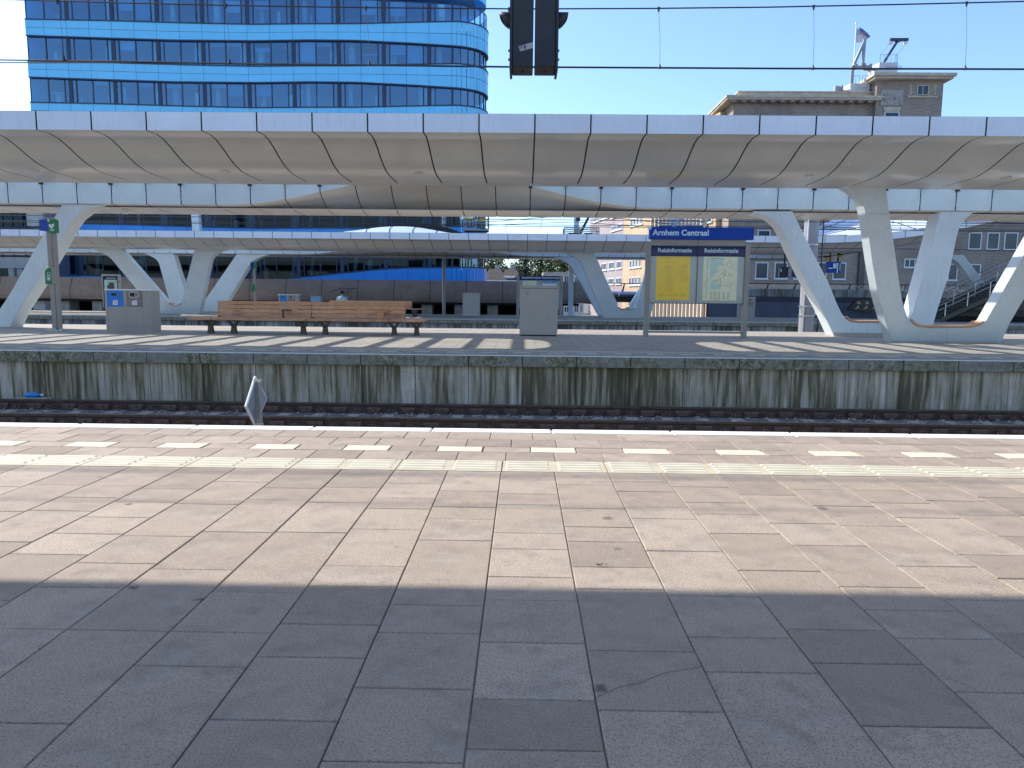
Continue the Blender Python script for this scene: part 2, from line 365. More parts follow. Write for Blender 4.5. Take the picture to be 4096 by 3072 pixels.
# ------------------------------------------------------------------ camera, sky, sun
cam = bpy.data.cameras.new('camera'); co = bpy.data.objects.new('camera', cam); COL.objects.link(co)
cam.sensor_fit = 'HORIZONTAL'; cam.sensor_width = 36; cam.lens = 36 * F / 4096; cam.clip_start = .05; cam.clip_end = 3000
m3 = Matrix((RT, UP, -FW)).transposed(); co.matrix_world = Matrix.Translation(EYEP) @ m3.to_4x4()
SC.camera = co
SUN = Vector((-1.10, .62, 1.0)).normalized()
ELEV = math.asin(SUN.z); AZ = math.atan2(SUN.x, SUN.y)     # azimuth measured from +Y towards +X
w = bpy.data.worlds.new('World'); SC.world = w; w.use_nodes = True; nt = w.node_tree
sky = nt.nodes.new('ShaderNodeTexSky'); sky.sky_type = 'NISHITA'; sky.sun_disc = False; sky.sun_elevation = ELEV; sky.sun_rotation = AZ
sky.air_density = 1.0; sky.dust_density = .8; sky.ozone_density = 3.4; sky.altitude = 10
bg = nt.nodes['Background']; bg.inputs['Strength'].default_value = .14
tn = mix(nt, 1.0, sky.outputs[0], (.83, .89, .98), 'MULTIPLY'); nt.links.new(tn, bg.inputs['Color'])
su = bpy.data.lights.new('sun', 'SUN'); su.energy = 3.1; su.angle = rad(.55); su.color = (1, .945, .86)
so = bpy.data.objects.new('sun', su); COL.objects.link(so); so.rotation_euler = SUN.to_track_quat('Z', 'Y').to_euler(); so.location = (-20, 10, 30)
vs = SC.view_settings; vs.view_transform = 'Standard'; vs.look = 'None'; vs.exposure = 1.12; vs.gamma = 1
SC.cycles.max_bounces = 8; SC.cycles.transparent_max_bounces = 16
# ================================================================== near platform
PX0, PW = -.122, .3265
joints = {0: [1.62, 1.80], }
def row_y(y, x):                # image row of a joint -> distance on the platform
    d = ray(x, y); return (d.y / d.z) * -EYE
meas = {-3: [2369, 2529, 2666, 2129, 2010, 1950], -2: [1934, 1992, 2035, 2117, 2264, 2346, 2499, 2629, 2880], -1: [1964, 2029, 2076, 2162, 2420, 2533, 2754, 3047],
        0: [1920, 1976, 2020, 2133, 2197, 2309, 2402, 2570, 2797, 3001], 1: [1940, 2034, 2108, 2166, 2269, 2357, 2605, 2846],
        2: [1927, 1966, 2031, 2076, 2205, 2385, 2550, 2688], 3: [1948, 2011, 2058, 2135, 2283, 2520, 2654, 2905], 4: [1981, 2095, 2183, 2350, 2443, 2556, 2771]}
YT = 4.34
slabs = MB()
def slab(x0, x1, y0, y1, g=.0019):
    z = random.uniform(-.0012, .0012); h = .003
    a = [(x0 + g, y0 + g), (x1 - g, y0 + g), (x1 - g, y1 - g), (x0 + g, y1 - g)]
    i = slabs.add([(p[0], p[1], -.02) for p in a] + [(p[0], p[1], z - h) for p in a] +
                  [(p[0] + (h if k in (0, 3) else -h), p[1] + (h if k < 2 else -h), z + random.uniform(-.0006, .0006)) for k, p in enumerate(a)])
    for b in (0, 4):
        for k in range(4): slabs.face([i + b + k, i + b + (k + 1) % 4, i + b + 4 + (k + 1) % 4, i + b + 4 + k])
    slabs.face([i + 8, i + 9, i + 10, i + 11])
for c in range(-38, 39):
    x0 = PX0 + PW * c; xc = x0 + PW / 2
    ys = []
    if c in meas:
        # px x of the column centre at each measured row is close enough to the frame's centre line
        for y in meas[c]:
            xx = 2092 + (y - 1195) * xc / EYE
            ys.append(row_y(y, xx))
        ys = sorted(ys); lo = ys[0]
    else:
        y = YT - random.choice((.2, .33, .45, .5)); ys = [y]; lo = y
    while lo > -2.2:
        lo -= random.choice((.24, .26, .33, .45, .5, .52)); ys.append(lo)
    ys = sorted(ys) + [YT]
    for a, b in zip(ys, ys[1:]):
        if b - a > .03: slab(x0, x0 + PW, a, b)
RB = 4.635
rows = [(RB, 4.905, .02, False), (4.905, 5.08, .185, True), (5.08, 5.36, .05, False), (5.36, 5.635, .21, False)]
dash = MB()
for y0, y1, off, dash_row in rows:
    for c in range(-38, 39):
        x0 = PX0 + PW * c + off
        if dash_row and c % 2 == 0:
            dash.box(x0 + .006, x0 + PW - .012, y0 + .006, y1 - .006, -.02, .0012)
        else: slab(x0, x0 + PW, y0, y1)
struct(slabs.build('platform_paving', 'slab'))
struct(dash.build('platform_dash_tiles', 'cream', bevel=.003))
tac = MB(); R_H = .0085
for c in range(-19, 20):
    x0 = PX0 + PW * (2 * c) + .002 - PW * 0; w2 = PW * 2; tac.cur = 0
    tac.box(x0 + .004, x0 + w2 - .004, YT + .005, RB - .005, -.02, .001)
    for hx in (0, 1):
        tac.cur = 1
        for r in range(4):
            yy = YT + .035 + r * .066; xa = x0 + .025 + hx * PW; xb = xa + PW - .055
            tac.hexa([(xa, yy, .001), (xb, yy, .001), (xb, yy + .036, .001), (xa, yy + .036, .001)],
                     [(xa + .012, yy + .010, R_H), (xb - .012, yy + .010, R_H), (xb - .012, yy + .026, R_H), (xa + .012, yy + .026, R_H)])
struct(tac.build('platform_tactile_strip', ['tactile', 'rib']))
ed = MB()
ex = -18.0; k = 0
while ex < 18:
    ed.box(ex + .004, ex + .96 - .004, 5.64, 5.80, -.25, .004 + random.uniform(-.001, .001)); ex += .96
struct(ed.build('platform_edge_stones', 'edgewhite', bevel=.012))
b = MB(); b.box(-60, 60, -14, 5.78, -.6, -.0075); struct(b.build('platform_base', 'joint'))
b = MB(); b.box(-60, -12.6, -14, 5.63, -.02, -.004); b.box(12.7, 60, -14, 5.63, -.02, -.004); b.box(-12.5, 12.6, -14, -2.75, -.02, -.004); struct(b.build('platform_paving_outer', 'farpave'))
b = MB(); b.box(-60, 60, 5.70, 5.76, -1.2, -.26); tag(recenter(b.build('platform_wall', 'wall'), (0, 5.73, -1.2)), 'stained concrete wall under the near platform edge', 'wall')
b = MB(); b.box(-400, 400, -200, 900, -1.6, -1.5); struct(b.build('ground', 'ground'))

# cracks in two slabs and a dry leaf
ck = MB()
for pts in ([(2385, 2792), (2480, 2748), (2560, 2735), (2650, 2695), (2812, 2668)], [(3740, 2702), (3850, 2735), (3905, 2762)]):
    w_ = [EYEP + ray(x, y) * (-EYE / ray(x, y).z) for x, y in pts]
    for p, r in zip(w_, w_[1:]):
        n_ = (r - p).normalized().cross(Vector((0, 0, 1))) * .0007; z_ = Vector((0, 0, .0022)); ck.poly([p + n_ + z_, p - n_ + z_, r - n_ + z_, r + n_ + z_])
struct(ck.build('paving_crack', 'seam'))
lf_ = EYEP + ray(2405, 2268) * (-EYE / ray(2405, 2268).z); b = MB(); random.seed(2)
b.grid([[(lf_.x + u * .018 - .009, lf_.y + v * .014, .004 + .008 * abs(v - .5) + .006 * u * u) for v in (0, .3, .5, .7, 1)] for u in (-.5, 0, .5, 1)]); b.tube([(lf_.x + .015, lf_.y + .011, .006), (lf_.x + .024, lf_.y + .014, .010)], .0012, 4)
tag(recenter(b.build('dry_leaf', 'castleg'), (lf_.x, lf_.y, .003)), 'small dark dry leaf lying on a sunlit slab joint of the near platform', 'leaf')

# ================================================================== track in front of the far platform
RZ = -.80
b = MB(); b.grid([[(-60 + i * 2, y, -1.02 + (.05 if 6.4 < y < 13 else 0)) for i in range(61)] for y in (5.76, 6.4, 8.5, 10.0, 10.6, 11.1, 12.6, 13.0, 13.44)]); o = struct(b.build('ballast_bed', 'ballast'))
rk = MB()
def rock(x, y, z, r):
    n = 5; rows = []
    ph = random.random() * 6
    for i in range(4):
        a = math.pi * i / 3
        rows.append([(x + math.sin(a) * math.cos(ph + 2 * math.pi * j / n) * r * q, y + math.sin(a) * math.sin(ph + 2 * math.pi * j / n) * r * q, z + math.cos(a) * r * .75) for j in range(n) for q in [random.uniform(.75, 1.25)]])
    idx = [rk.add(q) for q in rows]
    for i in range(3):
        for j in range(n): rk.face([idx[i] + j, idx[i] + (j + 1) % n, idx[i + 1] + (j + 1) % n, idx[i + 1] + j])
for _ in range(5200):
    y = random.choice((random.uniform(11.2, 12.5), random.uniform(12.65, 13.4), random.uniform(10.2, 11.0)))
    rock(random.uniform(-11, 11), y, -.985 + random.uniform(-.02, .03), random.uniform(.018, .04))
o = rk.build('ballast_stones', 'stone'); o['kind'] = 'stuff'; o['label'] = 'grey broken stone ballast between the rails'; o['category'] = 'ballast'
tr = thing('railway_track', 'rusty railway track on ballast at the foot of the far platform wall', 'railway track', (0, 11.83, -1.0))
for y in (11.075, 12.585):
    rb = MB()
    prof = [(-.036, 0), (.036, 0), (.036, -.035), (.012, -.05), (.010, -.135), (.07, -.15), (.07, -.16), (-.07, -.16), (-.07, -.15), (-.010, -.135), (-.012, -.05), (-.036, -.035)]
    rb.prism([(-40, y + p[0], RZ + p[1]) for p in prof], [(40, y + p[0], RZ + p[1]) for p in prof])
    r = rb.build('rail', 'rail', tr)
    hb = MB(); hb.box(-40, 40, y - .030, y + .030, RZ + .0005, RZ + .004); hb.build('rail_head', 'railhead', r)
sl = cl = dm = None
for k in range(-20, 21):
    x = .1 + k * .6
    if sl is None:
        s0 = MB(); s0.hexa([(x - .14, 10.55, -1.1), (x + .14, 10.55, -1.1), (x + .14, 13.1, -1.1), (x - .14, 13.1, -1.1)], [(x - .10, 10.57, -.965), (x + .10, 10.57, -.965), (x + .10, 13.08, -.965), (x - .10, 13.08, -.965)])
        sl = s0.build('sleeper', 'sleeper', tr, bevel=.012); sx = x
    else:
        c = sl.copy(); COL.objects.link(c); c.location.x += x - sx
    for y in (11.075, 12.585):
        if cl is None:
            c0 = MB(); c0.box(x - .07, x + .07, y - .16, y - .06, -.963, -.945); c0.tube([(x - .06, y - .12, -.94), (x - .05, y - .09, -.90), (x, y - .075, -.925), (x + .05, y - .09, -.90), (x + .06, y - .12, -.94)], .011, 5)
            c0.tube([(x, y - .10, -.96), (x, y - .10, -.885)], .014, 6); c0.box(x - .022, x + .022, y - .122, y - .078, -.905, -.888)
            cl = c0.build('rail_clip', 'clip', tr); cp = (x, y)
        else:
            c = cl.copy(); COL.objects.link(c); c.location.x += x - cp[0]; c.location.y += y - cp[1]
        if dm is None:
            c0 = MB(); xx = x + .30; c0.box(xx - .12, xx + .12, y - .055, y - .012, -.925, -.862); c0.tube([(xx, y - .075, -.895), (xx, y - .04, -.895)], .026, 6)
            c0.hexa([(xx - .12, y - .06, -.95), (xx + .12, y - .06, -.95), (xx + .12, y - .02, -.95), (xx - .12, y - .02, -.95)], [(xx - .03, y - .05, -.90), (xx + .03, y - .05, -.90), (xx + .03, y - .02, -.90), (xx - .03, y - .02, -.90)])
            dm = c0.build('rail_damper', 'clip', tr); dp = (x, y)
        else:
            c = dm.copy(); COL.objects.link(c); c.location.x += x - dp[0]; c.location.y += y - dp[1]
# diamond shaped track sign seen from behind
SY = 9.3
pl = at(1045, 1600, SY); tp = at(1025, 1504, SY); bt = at(1025, 1706, SY); lf = at(986, 1627, SY - .37); rt = at(1070, 1594, SY + .38)
sg = thing('track_sign', 'small diamond shaped sign on a short post between the tracks, seen from behind', 'track sign', (pl.x, SY, -1.0))
nrm = (rt - lf).cross(tp - bt).normalized()
if nrm.y > 0: nrm = -nrm
th = nrm * .03
def diamond(s): c = (tp + bt + lf + rt) / 4; return [c + (p - c) * s for p in (tp, rt, bt, lf)]
b = MB(); b.prism([p + th * .0 for p in diamond(1)], [p - th for p in diamond(1)]); fr = b.build('sign_plate', 'signwhite', sg, bevel=.006)
b = MB(); b.prism([p + th * .12 for p in diamond(.9)], [p + th * .02 for p in diamond(.9)]); b.build('sign_back', 'signgrey', fr)
pp = Vector((pl.x, SY - .05, 0))
b = MB(); b.tube([(pp.x, pp.y, -1.05), (pp.x, pp.y, tp.z - .03)], .028, 10); b.build('post', 'greysteel', sg, smooth=True)
for z in (tp.z - .05, bt.z + .04):
    b = MB(); b.tube([(pp.x, pp.y, z - .02), (pp.x, pp.y, z + .02)], .037, 10); b.box(pp.x - .07, pp.x, pp.y - .02, pp.y + .02, z - .018, z + .018); b.build('clamp', 'brightsteel', sg)
# litter between the rails and on the wall foot
p = at(125, 1592, 13.3)
bo = thing('plastic_bottle', 'blue plastic bottle lying at the foot of the stained platform wall', 'bottle', (p.x, 13.36, -.97))
b = MB(); zz = -.83
b.tube([(p.x - .16, 13.36, zz), (p.x - .12, 13.36, zz), (p.x + .05, 13.36, zz), (p.x + .11, 13.36, zz), (p.x + .15, 13.36, zz)], [.025, .045, .045, .02, .018], 10); b.build('bottle_body', 'bottle', bo, smooth=True)
b = MB(); b.tube([(p.x + .15, 13.36, zz), (p.x + .19, 13.36, zz)], .021, 8); b.build('cap', 'white', bo)
b = MB(); b.box(p.x - .3, p.x + .3, 13.28, 13.45, -1.0, -.875); tag(recenter(b.build('cable_trough', 'sleeper', bevel=.02), (p.x, 13.36, -1.0)), 'short concrete trough at the wall foot under the blue bottle', 'cable trough')
for px_, py_, lab in ((2934, 1664, 'crumpled white paper lying between the rails'), (1228, 1622, 'scrap of white paper on the ballast behind the track sign')):
    q = at(px_, py_, 11.9); b = MB()
    for _ in range(5):
        a = [Vector((random.uniform(-.06, .06), random.uniform(-.05, .05), random.uniform(0, .05))) for _ in range(3)]; b.poly([Vector((q.x, 11.9, -.955)) + t for t in a])
    tag(recenter(b.build('paper_scrap', 'white'), (q.x, 11.9, -.955)), lab, 'litter')

# ================================================================== far platforms
def far_platform(Y0, Y1, Z, wallmat, tilt, lab, dashes=True):
    b = MB(); b.box(-70, 70, Y0 + .18, Y1 - .18, Z - .3, Z); struct(b.build('platform_paving', 'farpave'))
    c = MB(); x = -34.0
    while x < 34:
        c.box(x + .006, x + 1.0 - .006, Y0, Y0 + .6, Z - .205, Z - .004 + random.uniform(-.002, .002)); x += 1.0
    struct(c.build('platform_coping', 'coping', bevel=.015))
    for ya, yb in ((Y0 + .004, Y0 + .12), (Y1 - .14, Y1 - .02)):
        e = MB(); e.box(-70, 70, ya, yb, Z - .0035, Z + .006); struct(e.build('platform_edge_line', 'edgewhite'))
    e = MB(); e.box(-70, 70, Y0 + 1.17, Y0 + 1.46, Z - .01, Z + .005); e.box(-70, 70, Y1 - 1.46, Y1 - 1.17, Z - .01, Z + .005); struct(e.build('platform_tactile_strip', 'tactile'))
    e = MB()
    for k in range(-45, 46): e.box(k * .652 - .16, k * .652 + .16, Y0 + .72, Y0 + .89, Z - .01, Z + .004)
    struct(e.build('platform_dash_tiles', 'cream'))
    wl = MB(); x = -40.0
    while x < 40: wl.box(x + .006, x + .994, Y0 + .10, Y0 + .3, -1.3, Z - .207); x += 1.0
    tag(recenter(wl.build('platform_wall', wallmat), (0, Y0 + .2, -1.3)), lab, 'wall')
    bk = MB(); bk.box(-70, 70, Y0 + .12, Y1 - .1, -1.3, Z - .31); struct(bk.build('platform_base', 'void'))
far_platform(13.36, 25.3, 0, 'wall', 0, 'green and rust streaked concrete panel wall below the coping behind the rusty track')
far_platform(38.4, 50.0, -.07, 'wall2', 0, 'distant grey concrete platform wall with black vertical streaks')
b = MB(); b.box(-70, 70, 25.3, 38.4, -1.06, -1.0); struct(b.build('ballast_bed', 'ballast'))
b = MB(); b.box(13.5, 14, 0, 0, 0, 0)

# ================================================================== canopies
PROF = [(0, 4.13), (.40, 4.14), (.65, 4.10), (.95, 4.0), (1.25, 3.88), (1.52, 3.79), (1.9, 3.71), (2.3, 3.69), (2.9, 3.69), (3.15, 3.69)]
PAN = 1.043
def canopy(Y0, x_a, x_b, phase, label, bumpx=None, lift=lambda X: 0, detail=True, bumpw=6.4):
    # two boat-shaped wings with a glazed strip between; Y0 = outer edge of the near wing
    root = thing('platform_canopy', label, 'canopy', (0, Y0, 0))
    k0 = math.ceil((x_a - phase) / PAN); k1 = math.floor((x_b - phase) / PAN); js = [phase + PAN * k for k in range(k0, k1 + 1)]
    YI = Y0 + 3.6; YU = Y0 + 8.0; YE = Y0 + 10.56
    g = .014
    fa = MB(); so = MB(); bk = MB(); up = MB(); so2 = MB(); fb = MB(); sb = MB(); rf = MB(); sm = MB()
    def zb(X):
        if bumpx is None: return 3.76
        return 3.76 + .95 * .5 * (1 + math.cos(math.pi * max(-1, min(1, (X - bumpx) / bumpw))))
    P2 = [(0, 1), (.12, .82), (.32, .58), (.62, .32), (1.0, .12), (1.45, .02), (1.9, 0)]
    for xa, xb in zip(js, js[1:]):
        n = 3
        for q in range(n):
            a = xa + (xb - xa) * q / n; b_ = xa + (xb - xa) * (q + 1) / n
            a2 = a + (g if q == 0 else 0); b2 = b_ - (g if q == n - 1 else 0); la, lb = lift(a), lift(b_)
            fa.poly([(a2, Y0, 4.13 + la), (b2, Y0, 4.13 + lb), (b2, Y0, 4.47 + lb), (a2, Y0, 4.47 + la)])
            so.grid([[(a2, Y0 + p[0], p[1] + la), (b2, Y0 + p[0], p[1] + lb)] for p in PROF])
            bk.grid([[(a, Y0 + p[0] + .03, p[1] + .03 + la), (b_, Y0 + p[0] + .03, p[1] + .03 + lb)] for p in [(0, 4.45)] + PROF])
            za, zc = zb(a), zb(b_)
            up.poly([(a2, YU, za + la), (b2, YU, zc + lb), (b2, YU, 4.62 + max(0, zc - 4.5) + lb), (a2, YU, 4.62 + max(0, za - 4.5) + la)])
            so2.grid([[(a2, YU + p[0], 3.67 + (za - 3.67) * p[1] + la), (b2, YU + p[0], 3.67 + (zc - 3.67) * p[1] + lb)] for p in P2])
            sb.grid([[(a, YU + p[0] + .03, 3.70 + (za - 3.67) * p[1] + la), (b_, YU + p[0] + .03, 3.70 + (zc - 3.67) * p[1] + lb)] for p in [(0, 2.0)] + P2])
            fb.poly([(a, YE, 4.13 + la), (b_, YE, 4.13 + lb), (b_, YE, 4.47 + lb), (a, YE, 4.47 + la)])
            fb.grid([[(a, YE - p[0], p[1] + la), (b_, YE - p[0], p[1] + lb)] for p in PROF[:8]])
            rf.grid([[(a, y, z + la), (b_, y, z + lb)] for y, z in ((Y0 + .01, 4.468), (Y0 + 1.2, 4.56), (YI, 4.64))])
            rf.grid([[(a, y, z + la), (b_, y, z + lb)] for y, z in ((YU + .01, 4.64), (YE - 1.0, 4.56), (YE - .01, 4.468))])
            rf.poly([(a, YI, 3.72 + la), (b_, YI, 3.72 + lb), (b_, YI, 4.64 + lb), (a, YI, 4.64 + la)])
            so.grid([[(a, Y0 + 3.15, 3.69 + la), (b_, Y0 + 3.15, 3.69 + lb)], [(a, YI, 3.70 + la), (b_, YI, 3.70 + lb)]])
    fa.build('fascia', 'fascia', root); so.build('soffit', 'soffit', root, smooth=True, angle=50); bk.build('seam_backing', 'seam', root)
    up.build('upstand', 'upstand', root); so2.build('inner_soffit', 'soffit', root, smooth=True, angle=50); sb.build('seam_backing', 'seam', root); fb.build('rear_fascia', 'fascia', root); rf.build('roof_deck', 'roof', root)
    if bumpx is not None:      # the solid web that joins the wings where the soffit bulges
        wb = MB(); x0, x1 = bumpx - 1.7, bumpx + 1.6; n = 10; L_, R_ = [], []
        for i in range(n + 1):
            t = i / n; fl = (2 * t - 1) ** 4 * 1.1
            L_.append((x0 - fl, YI - .01 + (YU - YI + .02) * t)); R_.append((x1 + fl, YI - .01 + (YU - YI + .02) * t))
        for i in range(n):
            a = [(L_[i][0], L_[i][1]), (R_[i][0], R_[i][1]), (R_[i + 1][0], R_[i + 1][1]), (L_[i + 1][0], L_[i + 1][1])]
            wb.hexa([(p[0], p[1], 4.40) for p in a], [(p[0], p[1], 4.655) for p in a])
        wb.build('roof_web', 'fascia', root)
    beam = brk = None
    for k, x in enumerate(js):
        if lift(x) > .02: continue
        if bumpx is not None and bumpx - 1.75 < x < bumpx + 1.65: continue
        if beam is None:
            bb = MB(); bb.hexa([(x - .03, YI - .02, 4.36), (x + .03, YI - .02, 4.36), (x + .03, YU + .02, 4.36), (x - .03, YU + .02, 4.36)], [(x - .03, YI - .02, 4.60), (x + .03, YI - .02, 4.60), (x + .03, YU + .02, 4.60), (x - .03, YU + .02, 4.60)])
            beam = bb.build('skylight_beam', 'vwhite', root); bx = x
        else:
            c = beam.copy(); COL.objects.link(c); c.location.x += x - bx
        if detail:
            z = 4.42 if k % 2 else 4.36
            if brk is None:
                bb = MB(); bb.box(x - .055, x + .055, YU - .09, YU - .002, 4.30, 4.40); brk = bb.build('beam_bracket', 'signal', root, bevel=.02); qx = x
            else:
                c = brk.copy(); COL.objects.link(c); c.location.x += x - qx; c.location.z += z - 4.36
    gl = MB()
    lo = min(js); hi = max([x for x in js if lift(x) <= .02]); 
    gl.poly([(lo, YI, 4.61), (hi, YI, 4.61), (hi, YU, 4.61), (lo, YU, 4.61)])
    if bumpx is None: gl.build('skylight_glass', 'glass', root)
    else:
        gl = MB(); gl.poly([(lo, YI, 4.61), (bumpx - 1.72, YI, 4.61), (bumpx - 1.72, YU, 4.61), (lo, YU, 4.61)]); gl.poly([(bumpx + 1.62, YI, 4.61), (hi, YI, 4.61), (hi, YU, 4.61), (bumpx + 1.62, YU, 4.61)]); gl.build('skylight_glass', 'glass', root)
    return root
PH = 6.4416
can1 = canopy(14.0, -27, 27, PH, 'long white canopy over the platform with the wooden bench, two boat shaped wings', bumpx=-2.5)
# recessed round lamps in its soffit
lamp = None
for k in range(-4, 4):
    x = PH + PAN * (4 * k - .5) + .15
    b = MB(); b.tube([(x, 15.98, 3.71), (x, 15.98, 3.688)], .10, 16); 
    if lamp is None: lamp = b.build('soffit_lamp', 'soffit', can1, smooth=True); lx = x
    else: c = lamp.copy(); COL.objects.link(c); c.location.x += x - lx
can0 = canopy(14.0 - 19.45, -27, 27, PH, 'white canopy over the near platform, above and behind the viewer', detail=False)
# ================================================================== V shaped column frames
SC8 = 2.16
def zl(pts, ox, oy, s=SC8): return [(ox + a / s, oy + b_ / s) for a, b_ in pts]
def vframe(front, label, depth, seat=None, foot=None, taper=0.0, group='V shaped columns of the platform canopies', side=None):
    """front: outline of the face towards the track, as world points; the frame is as deep as `depth`"""
    lo = [p for p in front if p.z < .12]
    c = sum(lo, Vector()) / len(lo); root = thing('canopy_column', label, 'column', (c.x, c.y + depth / 2, min(p.z for p in lo)), group)
    d = Vector((0, depth, 0)); b = MB(); b.prism(front, [p + d * (1 - taper * max(0, p.z)) for p in front])
    b.build('column_frame', 'vwhite', root, bevel=.02)
    if foot:
        x0, x1 = foot; y = c.y; z = min(p.z for p in lo); f = MB(); f.box(x0 - .012, x1 + .012, y - .014, y + depth + .014, z - .01, z + .11); f.build('foot_plinth', 'greycab', root)
    if seat:
        b = MB(); n = len(seat)
        for i in range(n - 1):
            p, q = seat[i], seat[i + 1]; t = (q - p).normalized(); up = Vector((-t.z, 0, t.x)) * .05
            if up.z < 0: up = -up
            o_ = Vector((0, -.03, 0)); e = Vector((0, depth + .06, 0))
            b.hexa([p + o_, q + o_, q + o_ + e, p + o_ + e], [p + o_ + up, q + o_ + up, q + o_ + e + up, p + o_ + e + up])
        b.build('seat', 'wood', root)
    return root
def arc(cx_, cz, r, a0, a1, n=6): return [(cx_ + r * math.cos(rad(a0 + (a1 - a0) * i / n)), cz + r * math.sin(rad(a0 + (a1 - a0) * i / n))) for i in range(n + 1)]
# near wing, right of the view: outline measured on the leaning plane of its front face
KN, YN = .60, 19.5
def nf(pts, ox, oy): return [atp(x, y, YN, KN) for x, y in zl(pts, ox, oy)]
outer_l = nf([(1075, 1452), (1000, 1200), (955, 1040), (930, 900), (905, 760), (880, 580), (862, 440), (845, 330), (830, 262), (790, 190), (730, 132), (640, 86), (545, 54)], 3072, 700)
top_l = nf([(545, 40), (1012, 40)], 3072, 700)
inner = nf([(1050, 330), (1090, 600), (1140, 960), (1160, 1080), (1180, 1150), (1210, 1230), (1260, 1288), (1310, 1313), (1400, 1320), (1760, 1318), (1830, 1300), (1890, 1250), (1960, 1130), (2060, 950), (2212, 690)], 3072, 700)
pA, pB = inner[-2], inner[-1]; dr = (pB - pA).normalized()
def along(z): return pB + dr * ((z - pB.z) / dr.z)
tp_r = along(3.3); top_in = along(3.3)
inner += [along(3.0), along(3.3) + Vector((-.12, 0, .0)), along(3.3) + Vector((-.1, -.24, .25)), along(3.3) + Vector((-.35, -.36, .44))]
oR = nf([(2212, 1075), (2085, 1290), (2012, 1458)], 3072, 700); d2 = (oR[0] - oR[1]).normalized()
oRt = oR[0] + d2 * ((3.74 - oR[0].z) / d2.z)
front = outer_l + top_l + inner + [oRt] + oR
seat = nf([(1228, 1255), (1262, 1290), (1310, 1313), (1400, 1319), (1760, 1317), (1830, 1299), (1868, 1272)], 3072, 700)
near_right = vframe(front, 'white V shaped column carrying the near wing, large, with curved wooden seat, at the right', .42, seat=[p + Vector((0, 0, .004)) for p in seat], foot=(outer_l[0].x, oR[-1].x))
def plane_line(root, pts, ox, oy, wd, Y0, k):
    b = MB(); w_ = [atp(x, y, Y0 - .004, k) for x, y in zl(pts, ox, oy)]
    for p, r in zip(w_, w_[1:]):
        n_ = (r - p).normalized().cross(Vector((0, -1, 0))).normalized() * wd; b.poly([p + n_, p - n_, r - n_, r + n_])
    return b.build('panel_joint', 'signgrey', root)
plane_line(near_right, [(1546, 1322), (1546, 1456)], 3072, 700, .004, YN, KN)
plane_line(near_right, [(1076, 1436), (2020, 1440)], 3072, 700, .006, YN, KN)
plane_line(near_right, [(848, 334), (1044, 338)], 3072, 700, .003, YN, KN)
# far wing
KF, YF = .06, 22.3
def ff(pts, ox, oy): return [atp(x, y, YF, KF) for x, y in zl(pts, ox, oy)]
ol = ff([(570, 1392), (520, 1280), (470, 1172), (385, 1015), (300, 858), (200, 650), (145, 525), (100, 440), (40, 385), (0, 362), (-60, 342), (-130, 330)], 3072, 700)
tl = ff([(-130, 312), (212, 312)], 3072, 700)
il = ff([(300, 490), (400, 690), (520, 920), (600, 1120), (640, 1200), (680, 1245), (720, 1266), (770, 1274), (1100, 1276), (1170, 1268), (1215, 1240), (1250, 1190), (1300, 1010), (1400, 650), (1490, 312)], 3072, 700)
orr = ff([(1830, 312), (1770, 328), (1700, 385), (1660, 440), (1640, 500), (1600, 690), (1560, 880), (1470, 1150), (1400, 1392)], 3072, 700)
seat = ff([(672, 1232), (700, 1256), (740, 1271), (800, 1274), (1100, 1275)], 3072, 700)
far_right = vframe(ol + tl + il + orr, 'white V shaped column behind the large one, its left leg leaning out beside the blue station sign', .62, seat=[p + Vector((0, 0, .004)) for p in seat], foot=(ol[0].x, orr[-1].x))
fl_in = ff([(-1330, 312), (-1200, 650), (-1060, 1010), (-1000, 1190), (-960, 1240), (-900, 1268), (-840, 1274), (-300, 1274), (-200, 1262), (-120, 1225), (0, 1152)], 0, 700)
fl_in2 = ff([(30, 1108), (100, 1000), (300, 640), (530, 262), (540, 252)], 0, 700)
fl_out = ff([(915, 252), (880, 265), (800, 277), (720, 312), (640, 372), (590, 442), (450, 690), (300, 950), (150, 1180), (80, 1328)], 0, 700)
fl_l = ff([(-1180, 1328), (-1300, 1050), (-1430, 700), (-1640, 312)], 0, 700)
vframe(fl_in + fl_in2 + fl_out + fl_l, 'white V shaped column leg behind the AED post at the left edge', .60, foot=(fl_l[0].x, fl_out[-1].x))

